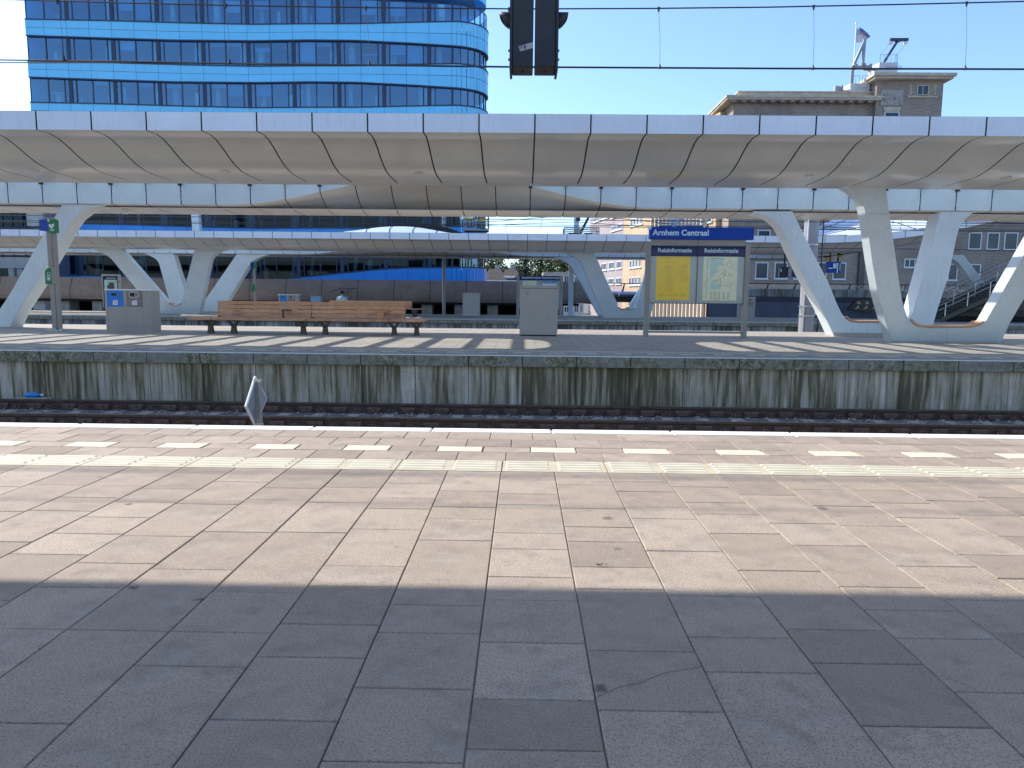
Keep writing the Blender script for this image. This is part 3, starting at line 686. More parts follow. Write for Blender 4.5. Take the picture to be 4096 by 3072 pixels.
# generic frame for the farther platform, given as (x, z) in its own upright plane
def gen_v(bl, br, tl0, tl1, tr0, tr1, Y, k, depth, label, z0, zt=3.74):
    def P(x, z): return Vector((x, Y - k * z, z))
    h = zt; w1 = (tl1 - tl0); zc = .50 + z0
    pts = [P(bl, z0)]
    def fl(x0, x1, z): return x0 + (x1 - x0) * (z - z0) / (zt - z0)
    # left outer edge up with a flare at the soffit
    fz = zt - .75
    pts += [P(fl(bl, tl0, z), z) for z in (1.2, fz)]
    for i in range(1, 6):
        a = i / 5; pts.append(P(fl(bl, tl0, fz + .75 * a) - .85 * a ** 2.6, fz + .75 * a))
    pts.append(P(tl1, zt))
    xi0 = fl(bl, tl0, zc) + (tl1 - tl0) * 1.02; xi1 = fl(br, tr1, zc) - (tr1 - tr0) * 1.02
    pts += [P(tl1 + (xi0 - tl1) * t, zt + (zc + .35 - zt) * t) for t in (.3, .7, 1.0)]
    for i in range(1, 6):
        a = i / 5 * math.pi / 2; pts.append(P(xi0 + .42 * (1 - math.cos(a)), zc + .35 - .35 * math.sin(a)))
    for i in range(5, -1, -1):
        a = i / 5 * math.pi / 2; pts.append(P(xi1 - .42 * (1 - math.cos(a)), zc + .35 - .35 * math.sin(a)))
    pts += [P(xi1 + (tr0 - xi1) * t, zc + .35 + (zt - zc - .35) * t) for t in (.3, .7, 1.0)]
    for i in range(5, 0, -1):
        a = i / 5; pts.append(P(fl(br, tr1, fz + .75 * a) + .85 * a ** 2.6, fz + .75 * a))
    pts += [P(fl(br, tr1, z), z) for z in (fz, 1.2)] + [P(br, z0)]
    s0 = xi0 + .1; s1 = xi1 - .1
    seat = [P(s0 + .0, zc + .13), P(s0 + .14, zc + .03), P(s0 + .32, zc + .004), P(s1 - .32, zc + .004), P(s1 - .14, zc + .03), P(s1, zc + .13)]
    return vframe(pts, label, depth, seat=seat, foot=(bl, br))
def xat(x, y, Y): return at(x, y, Y).x
Z2 = -.07
Yn2, Yf2 = 44.3, 47.3
gen_v(xat(627, 1262, Yn2), xat(795, 1250, Yn2), xat(425, 990, 42.5), xat(497, 990, 42.5), xat(792, 1000, 42.5), xat(862, 1000, 42.5), Yn2, .6, .5, 'pale V shaped column on the far platform behind the grey and blue bin', Z2)
gen_v(xat(690, 1240, Yf2), xat(880, 1240, Yf2), xat(622, 1012, 47), xat(690, 1012, 47), xat(945, 1016, 47), xat(1022, 1016, 47), Yf2, .06, .6, 'pale V shaped column rising behind the wooden bench on the far platform', Z2)
gen_v(xat(2417, 1262, Yn2), xat(2600, 1262, Yn2), xat(2305, 1010, 42.5), xat(2372, 1010, 42.5), xat(2600, 1010, 42.5), xat(2665, 1010, 42.5), Yn2, .6, .5, 'grey V shaped column on the far platform just left of the timetable board', Z2)
gen_v(xat(2398, 1262, Yf2), xat(2570, 1262, Yf2), xat(2265, 1036, 47), xat(2330, 1036, 47), xat(2640, 1036, 47), xat(2705, 1036, 47), Yf2, .06, .6, 'light blue V shaped column partly behind the grey one left of the timetable board', Z2)

# ================================================================== furniture of the platform with the bench
# --- timetable board
YB = 20.9
def q(x, y, Y=YB): return at(x, y, Y)
def rect(mb, x0, y0, x1, y1, Y, d=.004, Yd=None):       # thin plate between two image corners, upright at distance Y
    p, r = at(x0, y0, Y), at(x1, y1, Y)
    mb.box(min(p.x, r.x), max(p.x, r.x), Y - d, Y, min(p.z, r.z), max(p.z, r.z)); return mb
XL, XR = q(2586, 1300).x, q(2962, 1300).x
ztop = q(2600, 908).z; zsb = q(2600, 957).z; zhead = q(2600, 982).z; zband = q(2600, 1024).z; zlow = q(2600, 1211).z
xl, xr = q(2602, 1100).x, q(2962, 1100).x
xi, xo = q(2597, 1100).x, q(2976, 1100).x
ib = thing('information_board', 'timetable board on two grey posts under a blue Arnhem Centraal sign', 'information board', ((xl + xr) / 2, YB, 0))
for x in (xi - .115, xo - .0):
    b = MB(); b.box(x, x + .135, YB - .07, YB + .09, 0, zsb - .10); b.build('post', 'greysteel', ib, bevel=.01)
ML, MR = xi + .022, xo - .002; XM = (ML + MR) / 2
b = MB(); b.box(ML, XM - .005, YB - .05, YB + .05, zhead + .012, zsb - .006); b.box(XM + .005, MR, YB - .05, YB + .05, zhead + .012, zsb - .006); b.build('header_panel', 'greysteel', ib)
sb_ = MB(); sb_.box(xi - .045, xo + .20, YB - .10, YB + .07, zsb, ztop); sbo = sb_.build('name_sign', 'signblue', ib, bevel=.008)
p = q(2614, 937); hgt = (q(2612, 921).z - q(2612, 939).z)
text('Arnhem Centraal', hgt * 1.78, (q(2611, 940, YB - .1).x, YB - .102, q(2612, 940.5, YB - .1).z), sbo, 'lightblue', weight=.006, sx=1.0)
b = MB(); a, c = q(2592, 907, YB - .1), q(2605, 918, YB - .1); b.box(a.x, c.x, YB - .104, YB - .1, c.z, a.z - .004); b.build('white_square', 'lightblue', sbo)
cs = MB(); cs.box(ML, MR, YB + .0, YB + .045, zlow, zhead); cso = cs.build('showcase', 'paleback', ib)
for i, (a, c) in enumerate(((ML, XM - .006), (XM + .006, MR))):
    b = MB(); b.box(a + .004, c - .004, YB - .006, YB - .001, zband, zhead - .004); bd = b.build('header_band', 'navy', ib)
    text('Reisinformatie', .165, (a + (.195 if i == 0 else .17), YB - .0075, (zband + zhead) / 2 - .035), bd, 'lightblue', weight=.004)
b = MB(); rect(b, 2627, 1025, 2756, 1200, YB - .002); ttp = b.build('timetable_poster', 'yellow', ib)
b = MB(); tl_, br_ = q(2627, 1025), q(2756, 1200); W = br_.x - tl_.x; Hh = tl_.z - br_.z
def strip(mb, u0, v0, u1, v1): mb.box(tl_.x + W * u0, tl_.x + W * u1, YB - .0068, YB - .0062, tl_.z - Hh * v1, tl_.z - Hh * v0)
random.seed(3)
for v in range(34): strip(b, .26, .20 + v * .018, .26 + random.uniform(.18, .26), .2055 + v * .018)
for v in range(22): strip(b, .70, .20 + v * .018, .70 + random.uniform(.18, .26), .2055 + v * .018)
for v in range(8): strip(b, .08, .35 + v * .055, .08 + random.uniform(.06, .12), .358 + v * .055)
for v in range(8): strip(b, .52, .35 + v * .028, .52 + random.uniform(.06, .12), .357 + v * .028)
strip(b, .08, .025, .92, .034); strip(b, .08, .045, .5, .052); strip(b, .225, .19, .232, .82); strip(b, .66, .19, .667, .57)
for u in (.07, .28, .5, .72):
    for v in range(4): strip(b, u, .865 + v * .012, u + .18, .870 + v * .012)
for k in range(16):      # slanted place names above the columns
    u = .11 + k * .035; z0 = tl_.z - Hh * .155; x0 = tl_.x + W * u; l = random.uniform(.02, .06)
    b.bar((x0, YB - .0065, z0), (x0 + l * .9, YB - .0065, z0 + l), .006, .001)
b.build('timetable_print', 'yprint', ttp)
b = MB(); rect(b, 2815, 1026, 2944, 1203, YB - .002); mp = b.build('map_poster', 'mapgreen', ib)
b = MB(); tl_, br_ = q(2815, 1026), q(2944, 1203); W = br_.x - tl_.x; Hh = tl_.z - br_.z
def mpt(u, v): return (tl_.x + W * u, YB - .0066, tl_.z - Hh * v)
b.poly([mpt(*t) for t in ((.2, .03), (.62, .03), (.58, .13), (.40, .22), (.38, .33), (.32, .43), (.22, .52), (.20, .60), (.5, .60), (.5, .74), (.2, .74))]); b.build('map_sea', 'mapsea', mp)
b = MB(); random.seed(5)
nodes = [(random.gauss(.58, .14), random.gauss(.42, .11)) for _ in range(34)] + [(.45, .17), (.78, .08), (.85, .2), (.75, .25), (.82, .62), (.8, .7), (.84, .75), (.30, .55), (.25, .58)]
for i, n_ in enumerate(nodes):
    for m_ in sorted(nodes, key=lambda t: (t[0] - n_[0]) ** 2 + (t[1] - n_[1]) ** 2)[1:3]:
        p, r = Vector(mpt(*n_)), Vector(mpt(*m_))
        if (p - r).length > .01: b.bar(p + Vector((0, -.0006, 0)), r + Vector((0, -.0006, 0)), .006, .0006)
for u in (.22, .34, .46, .60, .73):
    for v in range(15): 
        if u > .3 or True: p, r = mpt(u, .80 + v * .0125), mpt(u + random.uniform(.03, .09), .80 + v * .0125); b.bar(p, r, .005, .001)
for v in range(60): p, r = mpt(.10, .05 + v * .0152), mpt(.10 + random.uniform(.01, .05), .05 + v * .0152); b.bar(p, r, .006, .001)
p, r = mpt(.24, .045), mpt(.55, .045); b.bar(p, r, .012, .001)
b.build('map_lines', 'mapline', mp)
b = MB(); b.box(ML, XM - .006, YB - .022, YB - .017, zlow + .01, zhead - .004); g1 = b.build('glass_door', 'caseglass', ib)
b = MB(); b.box(XM + .006, MR, YB - .022, YB - .017, zlow + .01, zhead - .004); g1 = b.build('glass_door', 'caseglass', ib)
b = MB(); b.box(XM - .006, XM + .006, YB - .026, YB, zlow, zhead); b.box(ML, MR, YB - .026, YB + .045, zlow - .016, zlow); b.build('showcase_frame', 'mullion', ib)
b = MB(); zb_ = q(2700, 1328).z; b.box(xi + .02, xo, YB - .02, YB + .02, zb_ - .03, zb_ + .03); b.build('foot_rail', 'greysteel', ib)
# --- grey cabinet
YC = 20.7
a, c = at(2080, 1141, YC), at(2229, 1340, YC)
cb = thing('equipment_cabinet', 'plain weathered pale grey metal cabinet standing between the bench and the timetable board', 'cabinet', ((a.x + c.x) / 2, YC, 0))
b = MB(); b.box(a.x, c.x, YC, YC + .55, .035, a.z - .085); b.build('cabinet_body', 'greycab', cb, bevel=.008)
b = MB(); b.box(a.x - .008, c.x + .008, YC - .012, YC + .56, a.z - .080, a.z); b.build('cabinet_lid', 'greycab', cb, bevel=.008)
b = MB(); b.box(a.x + .03, c.x - .03, YC + .03, YC + .5, 0, .035); b.build('plinth', 'seam', cb)
b = MB(); p = at(2155, 1150, YC - .012); b.box(p.x - .03, p.x + .03, YC - .016, YC - .012, p.z - .03, p.z + .0); b.build('lock_plate', 'signgrey', cb)
b = MB(); p = at(2108, 1172, YC); b.box(p.x - .045, p.x + .045, YC - .003, YC + .01, p.z - .05, p.z + .05); b.build('worn_sticker', 'signgrey', cb)
# --- double litter bin
def bin_thing(x0, x1, ztop, Y, depth, label, z0=0.0, full=True):
    W = x1 - x0; H = ztop - z0
    r = thing('litter_bin', label, 'litter bin', ((x0 + x1) / 2, Y + depth / 2, z0), 'double litter bins')
    rr = .10; out = []
    for cx_, cy_, a0 in ((x1 - rr, Y + rr, -90), (x1 - rr, Y + depth - rr, 0), (x0 + rr, Y + depth - rr, 90), (x0 + rr, Y + rr, 180)):
        out += [(cx_ + rr * math.cos(rad(a0 + 18 * i)), cy_ + rr * math.sin(rad(a0 + 18 * i))) for i in range(6)]
    b = MB(); b.prism([(p[0], p[1], z0) for p in out], [(p[0], p[1], ztop - .02) for p in out]); b.build('bin_body', 'bin', r, smooth=True, angle=50)
    b = MB(); c_ = ((x0 + x1) / 2, Y + depth / 2)
    b.prism([(c_[0] + (p[0] - c_[0]) * 1.012, c_[1] + (p[1] - c_[1]) * 1.03, ztop - .02) for p in out], [(c_[0] + (p[0] - c_[0]) * 1.0, c_[1] + (p[1] - c_[1]) * 1.0, ztop + .012) for p in out]); b.build('lid', 'white', r, bevel=.006)
    pw = W * .345
    for i, (u, mname) in enumerate(((.075, 'binblue'), (.475, 'bindark'))):
        xa = x0 + W * u; xb = xa + pw
        b = MB(); b.box(xa, xb, Y - .006, Y + .01, z0 + H * .60, ztop - .03); d = b.build('front_panel', mname, r, bevel=.012)
        xc = (xa + xb) / 2; zc = z0 + H * .885; hw, hh = (.105, .034) if i == 0 else (.125, .062)
        def stadium(hw, hh, y): return [(xc + (hw - hh) * (1 if -90 <= a <= 90 else -1) + hh * math.cos(rad(a)), y, zc + hh * math.sin(rad(a))) for a in list(range(-90, 91, 18)) + list(range(90, 271, 18))]
        if i == 1:
            b = MB(); b.prism(stadium(hw + .018, hh + .018, Y - .022), stadium(hw + .018, hh + .018, Y - .004)); b.build('slot_ring', 'brightsteel', d)
        b = MB(); b.prism(stadium(hw, hh, Y - (.024 if i else .010)), stadium(hw, hh, Y - .0055)); b.build('slot', 'black', d)
        cx2 = xc + hw - hh; b = MB(); n = 14; rr2 = hh * .92; y = Y - (.027 if i else .013)
        b.prism([(cx2 + rr2 * math.cos(2 * math.pi * k / n), y, zc + rr2 * math.sin(2 * math.pi * k / n)) for k in range(n)], [(cx2 + rr2 * math.cos(2 * math.pi * k / n), y + .002, zc + rr2 * math.sin(2 * math.pi * k / n)) for k in range(n)]); b.build('flap', 'bindark', d)
        if full:
            zs = z0 + H * .70; s = .068; b = MB(); b.box(xc - s, xc + s, Y - .009, Y - .0062, zs - s, zs + s); st = b.build('sticker', 'white', d)
            b = MB(); yy = Y - .0098
            b.box(xc - s, xc - s + .025, yy, yy + .0006, zs + s - .025, zs + s)
            for k in range(2): b.box(xc - .035, xc + .05, yy, yy + .0006, zs + s - .018 - k * .012, zs + s - .012 - k * .012)
            if i == 0:
                b.poly([(xc - .002, yy, zs + .015), (xc + .05, yy, zs + .0), (xc + .03, yy, zs - .045), (xc + .015, yy, zs - .02)]); b.bar((xc - .04, yy, zs + .02), (xc - .01, yy, zs - .05), .006, .001); b.bar((xc - .04, yy, zs + .02), (xc - .012, yy, zs + .026), .006, .001)
            else:
                b.bar((xc - .04, yy, zs + .018), (xc - .025, yy, zs - .02), .006, .001); b.bar((xc - .04, yy, zs + .018), (xc - .01, yy, zs + .018), .01, .001); b.bar((xc + .01, yy, zs + .018), (xc + .03, yy, zs - .02), .006, .001); b.bar((xc + .05, yy, zs + .018), (xc + .03, yy, zs - .02), .006, .001); b.box(xc - .02, xc + .02, yy, yy + .0006, zs - .05, zs - .036)
            b.build('pictogram', 'navy', st)
    if full:
        b = MB()
        for u in (.078, .42, .475, .82): b.box(x0 + W * u - .003, x0 + W * u + .003, Y - .0025, Y + .003, z0 + .02, z0 + H * .598)
        b.box(x0 + .03, x1 - .03, Y - .0022, Y + .003, z0 + H * .13, z0 + H * .136); b.build('panel_joints', 'bindark', r)
    return r
YBN = 20.3
a, c = at(411, 1156, YBN), at(612, 1329, YBN)
bin_thing(a.x, c.x, a.z - .01, YBN, .55, 'grey double litter bin with a blue left panel, standing alone left of the bench')
# --- AED post
YA = 20.8
pa = at(231, 1322, YA); topz = at(200, 872, YA).z
ap = thing('aed_post', 'grey post with a green AED sign and a green defibrillator case', 'defibrillator post', (pa.x, YA, 0))
w2 = .105; b = MB(); b.box(pa.x - w2, pa.x + w2 * .3, YA - .08, YA + .08, .02, topz); b.box(pa.x + w2 * .32, pa.x + w2, YA - .06, YA + .08, .02, topz); b.build('post', 'greysteel', ap, bevel=.008)
b = MB(); b.box(pa.x - .22, pa.x + .22, YA - .16, YA + .16, 0, .03); bp = b.build('base_plate', 'brightsteel', ap, bevel=.006)
for dx in (-.18, .0, .18):
    b = MB(); b.tube([(pa.x + dx, YA - .13, .03), (pa.x + dx, YA - .13, .07)], .022, 8); b.build('bolt', 'brightsteel', bp)
a, c = at(190, 877, YA - .12), at(222, 930, YA - .12)
b = MB(); b.box(a.x, c.x, YA - .12, YA + .05, c.z, a.z); gs = b.build('sign', 'green', ap, bevel=.004)
g0, g1_ = a.x, c.x; gw = g1_ - g0; gz = a.z; gh = a.z - c.z; yy = YA - .1235
text('AED', gh * .20, (g0 + gw * .24, yy, c.z + gh * .12), gs, 'white', weight=.001)
hb = MB(); hc = Vector((g0 + gw * .48, yy, gz - gh * .52)); hs = gh * .19; pts = []
for k in range(24):
    t = 2 * math.pi * k / 24; pts.append((hc.x + hs * .068 * 16 * math.sin(t) ** 3, yy, hc.z + hs * .068 * (13 * math.cos(t) - 5 * math.cos(2 * t) - 2 * math.cos(3 * t) - math.cos(4 * t))))
hb.prism(pts, [(p[0], p[1] + .002, p[2]) for p in pts])
cxx, czz, s = g0 + gw * .82, gz - gh * .36, gh * .055
hb.box(cxx - s, cxx + s, yy, yy + .002, czz - s * .33, czz + s * .33); hb.box(cxx - s * .33, cxx + s * .33, yy - .0005, yy + .002, czz - s, czz + s); hb.build('heart_symbol', 'white', gs)
b = MB(); b.poly([(hc.x + u * hs, yy - .002, hc.z + v * hs) for u, v in ((.15, .7), (-.3, -.05), (0, .0), (-.12, -.6), (.32, .15), (.05, .12))]); b.build('lightning_symbol', 'green', gs)
b = MB(); b.box(g0 - .0, g0 + gw * .2, yy, yy + .002, gz - gh * .17, gz); b.build('white_square', 'white', gs)
a, c = at(157, 873, YA), at(190, 927, YA)
b = MB(); b.hexa([(a.x, YA - .02, c.z + .03), (g0 - .002, YA - .12, c.z), (g0 - .002, YA + .05, c.z), (a.x, YA + .12, c.z + .03)], [(a.x, YA - .02, gz), (g0 - .002, YA - .12, gz), (g0 - .002, YA + .05, gz), (a.x, YA + .12, gz)]); b.build('side_sign', 'signblue', ap)
b = MB(); b.box(at(181, 870, YA).x, pa.x - w2, YA - .05, YA + .04, gz + .002, topz); b.build('sign_arm', 'greysteel', ap)
a, c = at(176, 1069, YA - .1), at(206, 1137, YA - .1); x1b = at(219, 1100, YA - .1).x
r_ = (c.x - a.x) * .85; o_ = [(c.x, c.z), (c.x, a.z)] + [(a.x + r_ - r_ * math.sin(rad(t)), a.z - r_ + r_ * math.cos(rad(t))) for t in (0, 18, 36, 54, 72, 90)] + [(a.x, c.z)]
b = MB(); b.prism([(p[0], YA - .10, p[1]) for p in o_], [(p[0], YA + .08, p[1]) for p in o_]); cs_ = b.build('defibrillator_case', 'green', ap)
b = MB(); pth = [(a.x + .012, YA - .105, c.z + .05)] + [(a.x + .006 + r_ - r_ * math.sin(rad(t)), YA - .105, a.z - .006 - r_ + r_ * math.cos(rad(t))) for t in (90, 72, 54, 36, 18, 0)] + [(c.x, YA - .105, a.z - .006)]
b.tube(pth, .007, 5); b.build('case_rim', 'white', cs_)
ux0, ux1, uz0, uz1 = a.x + (c.x - a.x) * .42, a.x + (c.x - a.x) * .92, c.z + (a.z - c.z) * .22, c.z + (a.z - c.z) * .70
b = MB(); t_ = .008
for (p0, p1, z0_, z1_) in ((ux0, ux1, uz0, uz0 + t_), (ux0, ux1, uz1 - t_, uz1), (ux0, ux1, (uz0 + uz1) / 2 - t_ / 2, (uz0 + uz1) / 2 + t_ / 2), (ux0, ux0 + t_, uz0, uz1), (ux1 - t_, ux1, uz0, uz1)): b.box(p0, p1, YA - .106, YA - .102, z0_, z1_)
b.ball((ux0 + (ux1 - ux0) * .45, YA - .104, uz0 + (uz1 - uz0) * .24), .033, 8, 5, sy=.1); b.box(ux0 + .03, ux1 - .03, YA - .106, YA - .102, uz1 - .09, uz1 - .06); b.build('case_label', 'white', cs_)
b = MB(); b.box(c.x, x1b + .03, YA - .09, YA + .07, c.z, a.z); b.build('case_bracket', 'greysteel', ap, bevel=.008)
# --- wooden bench
YS = 20.1
def bz(y, Y=YS): return at(1220, y, Y).z
sx0, sx1 = at(749, 1275, YS).x, at(1697, 1280, YS).x; bx0, bx1 = at(872, 1230, 20.6).x, at(1622, 1240, 20.6).x
bn = thing('wooden_bench', 'long brown wooden slatted bench with a high back and metal armrests on the platform', 'bench', ((sx0 + sx1) / 2, 20.6, 0))
szt = .455; random.seed(11)
def brk_(n, a, c): return [a + (c - a) * i / n for i in range(n + 1)]
sj = [sx0, at(845, 1275, YS).x, at(1224, 1277, YS).x, at(1604, 1279, YS).x, sx1]
b = MB()
for xa, xb in zip(sj, sj[1:]):
    b.hexa([(xa + .008, YS, szt - .075), (xb - .008, YS, szt - .075), (xb - .008, YS + .13, szt - .06), (xa + .008, YS + .13, szt - .06)], [(xa + .008, YS + .012, szt), (xb - .008, YS + .012, szt), (xb - .008, YS + .13, szt), (xa + .008, YS + .13, szt)])
    for k in range(1, 7): b.box(xa + .008, xb - .008, YS + .14 * k, YS + .14 * k + .125, szt - .045, szt - .002)
b.build('seat', 'wood', bn, bevel=.008)
bj = [bx0, at(1248, 1230, 20.6).x, bx1]; bt_ = .905; b = MB()
for xa, xb in zip(bj, bj[1:]):
    for k in range(4):
        z0 = szt + .025 + k * .111; z1 = z0 + .100; f = lambda z: 20.52 + (z - szt) * .16
        b.hexa([(xa + .006, f(z0), z0), (xb - .006, f(z0), z0), (xb - .006, f(z0) + .035, z0), (xa + .006, f(z0) + .035, z0)], [(xa + .006, f(z1), z1), (xb - .006, f(z1), z1), (xb - .006, f(z1) + .035, z1), (xa + .006, f(z1) + .035, z1)])
        b.hexa([(xa + .006, f(z0) + .16 - (z0 - szt) * .3, z0), (xb - .006, f(z0) + .16 - (z0 - szt) * .3, z0), (xb - .006, f(z0) + .195 - (z0 - szt) * .3, z0), (xa + .006, f(z0) + .195 - (z0 - szt) * .3, z0)], [(xa + .006, f(z1) + .16 - (z1 - szt) * .3, z1), (xb - .006, f(z1) + .16 - (z1 - szt) * .3, z1), (xb - .006, f(z1) + .195 - (z1 - szt) * .3, z1), (xa + .006, f(z1) + .195 - (z1 - szt) * .3, z1)])
b.build('backrest', 'wood', bn, bevel=.005)
b = MB()
for x in (bx0 + .02, bj[1] - .02, bj[1] + .02, bx1 - .02):
    b.hexa([(x - .012, 20.56, szt - .05), (x + .012, 20.56, szt - .05), (x + .012, 20.68, szt - .05), (x - .012, 20.68, szt - .05)], [(x - .012, 20.62, bt_ - .02), (x + .012, 20.62, bt_ - .02), (x + .012, 20.63, bt_ - .02), (x - .012, 20.63, bt_ - .02)])
b.build('back_frame', 'castleg', bn)
for lx in (838, 931, 1210, 1298, 1575, 1665):
    x = at(lx, 1300, YS + .1).x; b = MB()
    for s in (-1, 1):
        b.hexa([(x - .045, YS + .12, .19), (x + .045, YS + .12, .19), (x + .045, YS + .24, .19), (x - .045, YS + .24, .19)], [(x + s * .15 - .04, YS + .04, szt - .075), (x + s * .15 + .04, YS + .04, szt - .075), (x + s * .15 + .04, YS + .16, szt - .075), (x + s * .15 - .04, YS + .16, szt - .075)])
    b.hexa([(x - .075, YS + .1, 0), (x + .075, YS + .1, 0), (x + .075, YS + .26, 0), (x - .075, YS + .26, 0)], [(x - .055, YS + .12, .20), (x + .055, YS + .12, .20), (x + .055, YS + .24, .20), (x - .055, YS + .24, .20)])
    b.box(x - .05, x + .05, YS + .1, YS + .95, szt - .1, szt - .047)
    b.build('leg', 'castleg', bn)
for px_, solid in ((1132, 0), (1512, 1)):
    x = at(px_, 1250, YS + .2).x; b = MB()
    w_ = .045 if not solid else .18
    b.box(x - .02, x - .02 + w_, YS + .16, YS + .24, szt, szt + .22); b.box(x - .03, x + .16 + (.12 if solid else 0), YS + .14, YS + .44, szt + .20, szt + .235); b.build('armrest', 'castleg' if not solid else 'wood', bn, bevel=.008)
# ================================================================== second canopy (farther platform)
def lift2(X):
    return 0 if X < 15.2 else .0135 * (X - 15.2) ** 2
c2 = canopy(39.0, -46, 40, xat(2048 + 305 / SC8, 940, 39), 'farther white canopy behind the bench, its roof rising to the right over the stairs', bumpx=-6.7, lift=lift2, detail=False, bumpw=7.5)
# curved glass hood over its solid web
rows = []
hx0, hx1 = at(1330, 920, 42).x, at(1870, 920, 42).x
for i in range(25):
    t = i / 24; X = hx0 + (hx1 - hx0) * t; h = .62 * math.sin(math.pi * t) ** 1.3
    rows.append([(X, 40.2 + 6.6 * u, 4.56 + h * math.sin(math.pi * (.5 if u < 0 else u)) ** .5 if 0 < u < 1 else 4.50) for u in (0, .06, .2, .4, .6, .8, .94, 1)])
b = MB(); b.grid(rows); hd = b.build('glass_hood', 'glazed', c2, smooth=True, angle=60)
b = MB()
for i in range(3, 23, 4):
    b.tube([Vector(p) + Vector((0, 0, .012)) for p in rows[i]], .018, 4)
b.build('hood_ribs', 'seam', hd)
# rising pale roof over the stairs
rows = []; 
for i in range(15):
    X = 15.2 + 25 * i / 14; L0 = lift2(X); R = min(1, (X - 15.2) / 5.2) * 1.75 + max(0, X - 20.4) * .22
    rows.append([(X, 39.02 + 8.4 * u, 4.475 + L0 + R * u ** .85) for u in (0, .2, .4, .6, .8, 1)])
b = MB(); b.grid(rows); rr = b.build('rising_roof', 'glazed', c2, smooth=True, angle=60)
b = MB()
for i in range(1, 15): b.tube([Vector(p) + Vector((0, 0, .015)) for p in rows[i]], .022, 4)
for j in (2, 4): b.tube([Vector(r[j]) + Vector((0, 0, .015)) for r in rows], .018, 4)
b.build('roof_seams', 'seam', rr)

# ================================================================== furniture of the farther platform
def y2(x, y, Y): return at(x, y, Y)
a, c = y2(1112, 1172, 43.5), y2(1195, 1172, 43.5)
bin_thing(a.x, c.x, 1.16, 43.5, .55, 'farther litter bin with a blue left half, just showing above the wooden bench', Z2, False)
a, c = y2(2960, 1190, 46.5), y2(3024, 1190, 46.5)
bin_thing(a.x, c.x, 1.28, 46.5, .6, 'grey litter bin with a blue strip beside the right post of the timetable board', Z2, False)
# bench with one sitting traveller
YQ = 43.2
xa, xb = y2(1317, 1200, YQ).x, y2(1648, 1200, YQ).x
fb_ = thing('wooden_bench', 'farther wooden bench whose right end sticks out behind the near bench', 'bench', ((xa + xb) / 2, YQ, Z2))
b = MB()
for k in range(4): b.box(xa, xb, YQ, YQ + .035, .42 + k * .11, .52 + k * .11)
b.build('backrest', 'wood', fb_)
b = MB(); xe = y2(1690, 1230, YQ).x
for k in range(4): b.box(xa - .5, xe, YQ - .5 + k * .13, YQ - .39 + k * .13, .37, .41); b.box(xa - .5, xe, YQ + .06 + k * .13, YQ + .17 + k * .13, .37, .41)
b.build('seat', 'wood', fb_)
for x in (xa + .4, (xa + xb) / 2, xe - .45):
    b = MB(); b.hexa([(x - .06, YQ - .2, Z2), (x + .06, YQ - .2, Z2), (x + .06, YQ + .3, Z2), (x - .06, YQ + .3, Z2)], [(x - .16, YQ - .45, .37), (x + .16, YQ - .45, .37), (x + .16, YQ + .5, .37), (x - .16, YQ + .5, .37)]); b.build('leg', 'castleg', fb_)
px_ = y2(1363, 1185, YQ).x
pe = thing('person', 'person with dark hair and light blue shirt sitting with back turned', 'person', (px_, YQ + .35, Z2))
b = MB(); yb = YQ + .30      # faces away from the viewer
def ell(rows, n=12):
    out = []
    for (x, y, z, rx, ry) in rows: out.append([(x + rx * math.cos(2 * math.pi * j / n), y + ry * math.sin(2 * math.pi * j / n), z) for j in range(n + 1)])
    return out
zs = .41
b.grid(ell([(px_, yb, zs, .17, .13), (px_, yb, zs + .10, .18, .13), (px_, yb - .01, zs + .28, .175, .12), (px_, yb - .02, zs + .42, .205, .12), (px_, yb - .01, zs + .50, .195, .10), (px_, yb, zs + .55, .11, .07), (px_, yb, zs + .57, .058, .058), (px_, yb + .02, zs + .64, .055, .06), (px_, yb + .03, zs + .68, .075, .09), (px_, yb + .03, zs + .75, .083, .102), (px_, yb + .03, zs + .82, .075, .092), (px_, yb + .03, zs + .865, .045, .055), (px_, yb + .03, zs + .875, .005, .005)]))
for s in (-1, 1):
    b.tube([(px_ + s * .09, yb + .02, zs + .08), (px_ + s * .11, yb + .42, zs + .09), (px_ + s * .11, yb + .47, zs + .02), (px_ + s * .11, yb + .46, Z2 + .08), (px_ + s * .11, yb + .60, Z2 + .05)], [.085, .07, .06, .045, .04], 8)
    b.tube([(px_ + s * .19, yb - .01, zs + .48), (px_ + s * .25, yb + .03, zs + .24), (px_ + s * .2, yb + .2, zs + .16), (px_ + s * .12, yb + .36, zs + .17)], [.052, .045, .038, .03], 8)
    for f in range(4): b.tube([(px_ + s * (.12 - .02 * f) + .03 * s, yb + .36, zs + .17), (px_ + s * (.12 - .02 * f) + .03 * s, yb + .45 - .01 * abs(f - 1), zs + .155)], .009, 5)
b.build('body', 'skin', pe, smooth=True, angle=80)
b = MB(); b.grid(ell([(px_, yb, zs + .0, .178, .14), (px_, yb, zs + .10, .188, .14), (px_, yb - .01, zs + .28, .185, .13), (px_, yb - .02, zs + .42, .215, .13), (px_, yb - .01, zs + .50, .205, .11), (px_, yb, zs + .555, .12, .08), (px_, yb, zs + .575, .066, .066)]))
for s in (-1, 1): b.tube([(px_ + s * .185, yb - .01, zs + .50), (px_ + s * .245, yb + .02, zs + .30)], [.068, .060], 8)
b.build('shirt', 'shirt', pe, smooth=True, angle=80)
b = MB(); b.grid(ell([(px_, yb + .018, zs + .675, .078, .085), (px_, yb + .02, zs + .75, .090, .105), (px_, yb + .025, zs + .82, .083, .100), (px_, yb + .03, zs + .875, .052, .062), (px_, yb + .03, zs + .89, .005, .005)])); b.build('hair', 'hair', pe, smooth=True, angle=80)
b = MB()
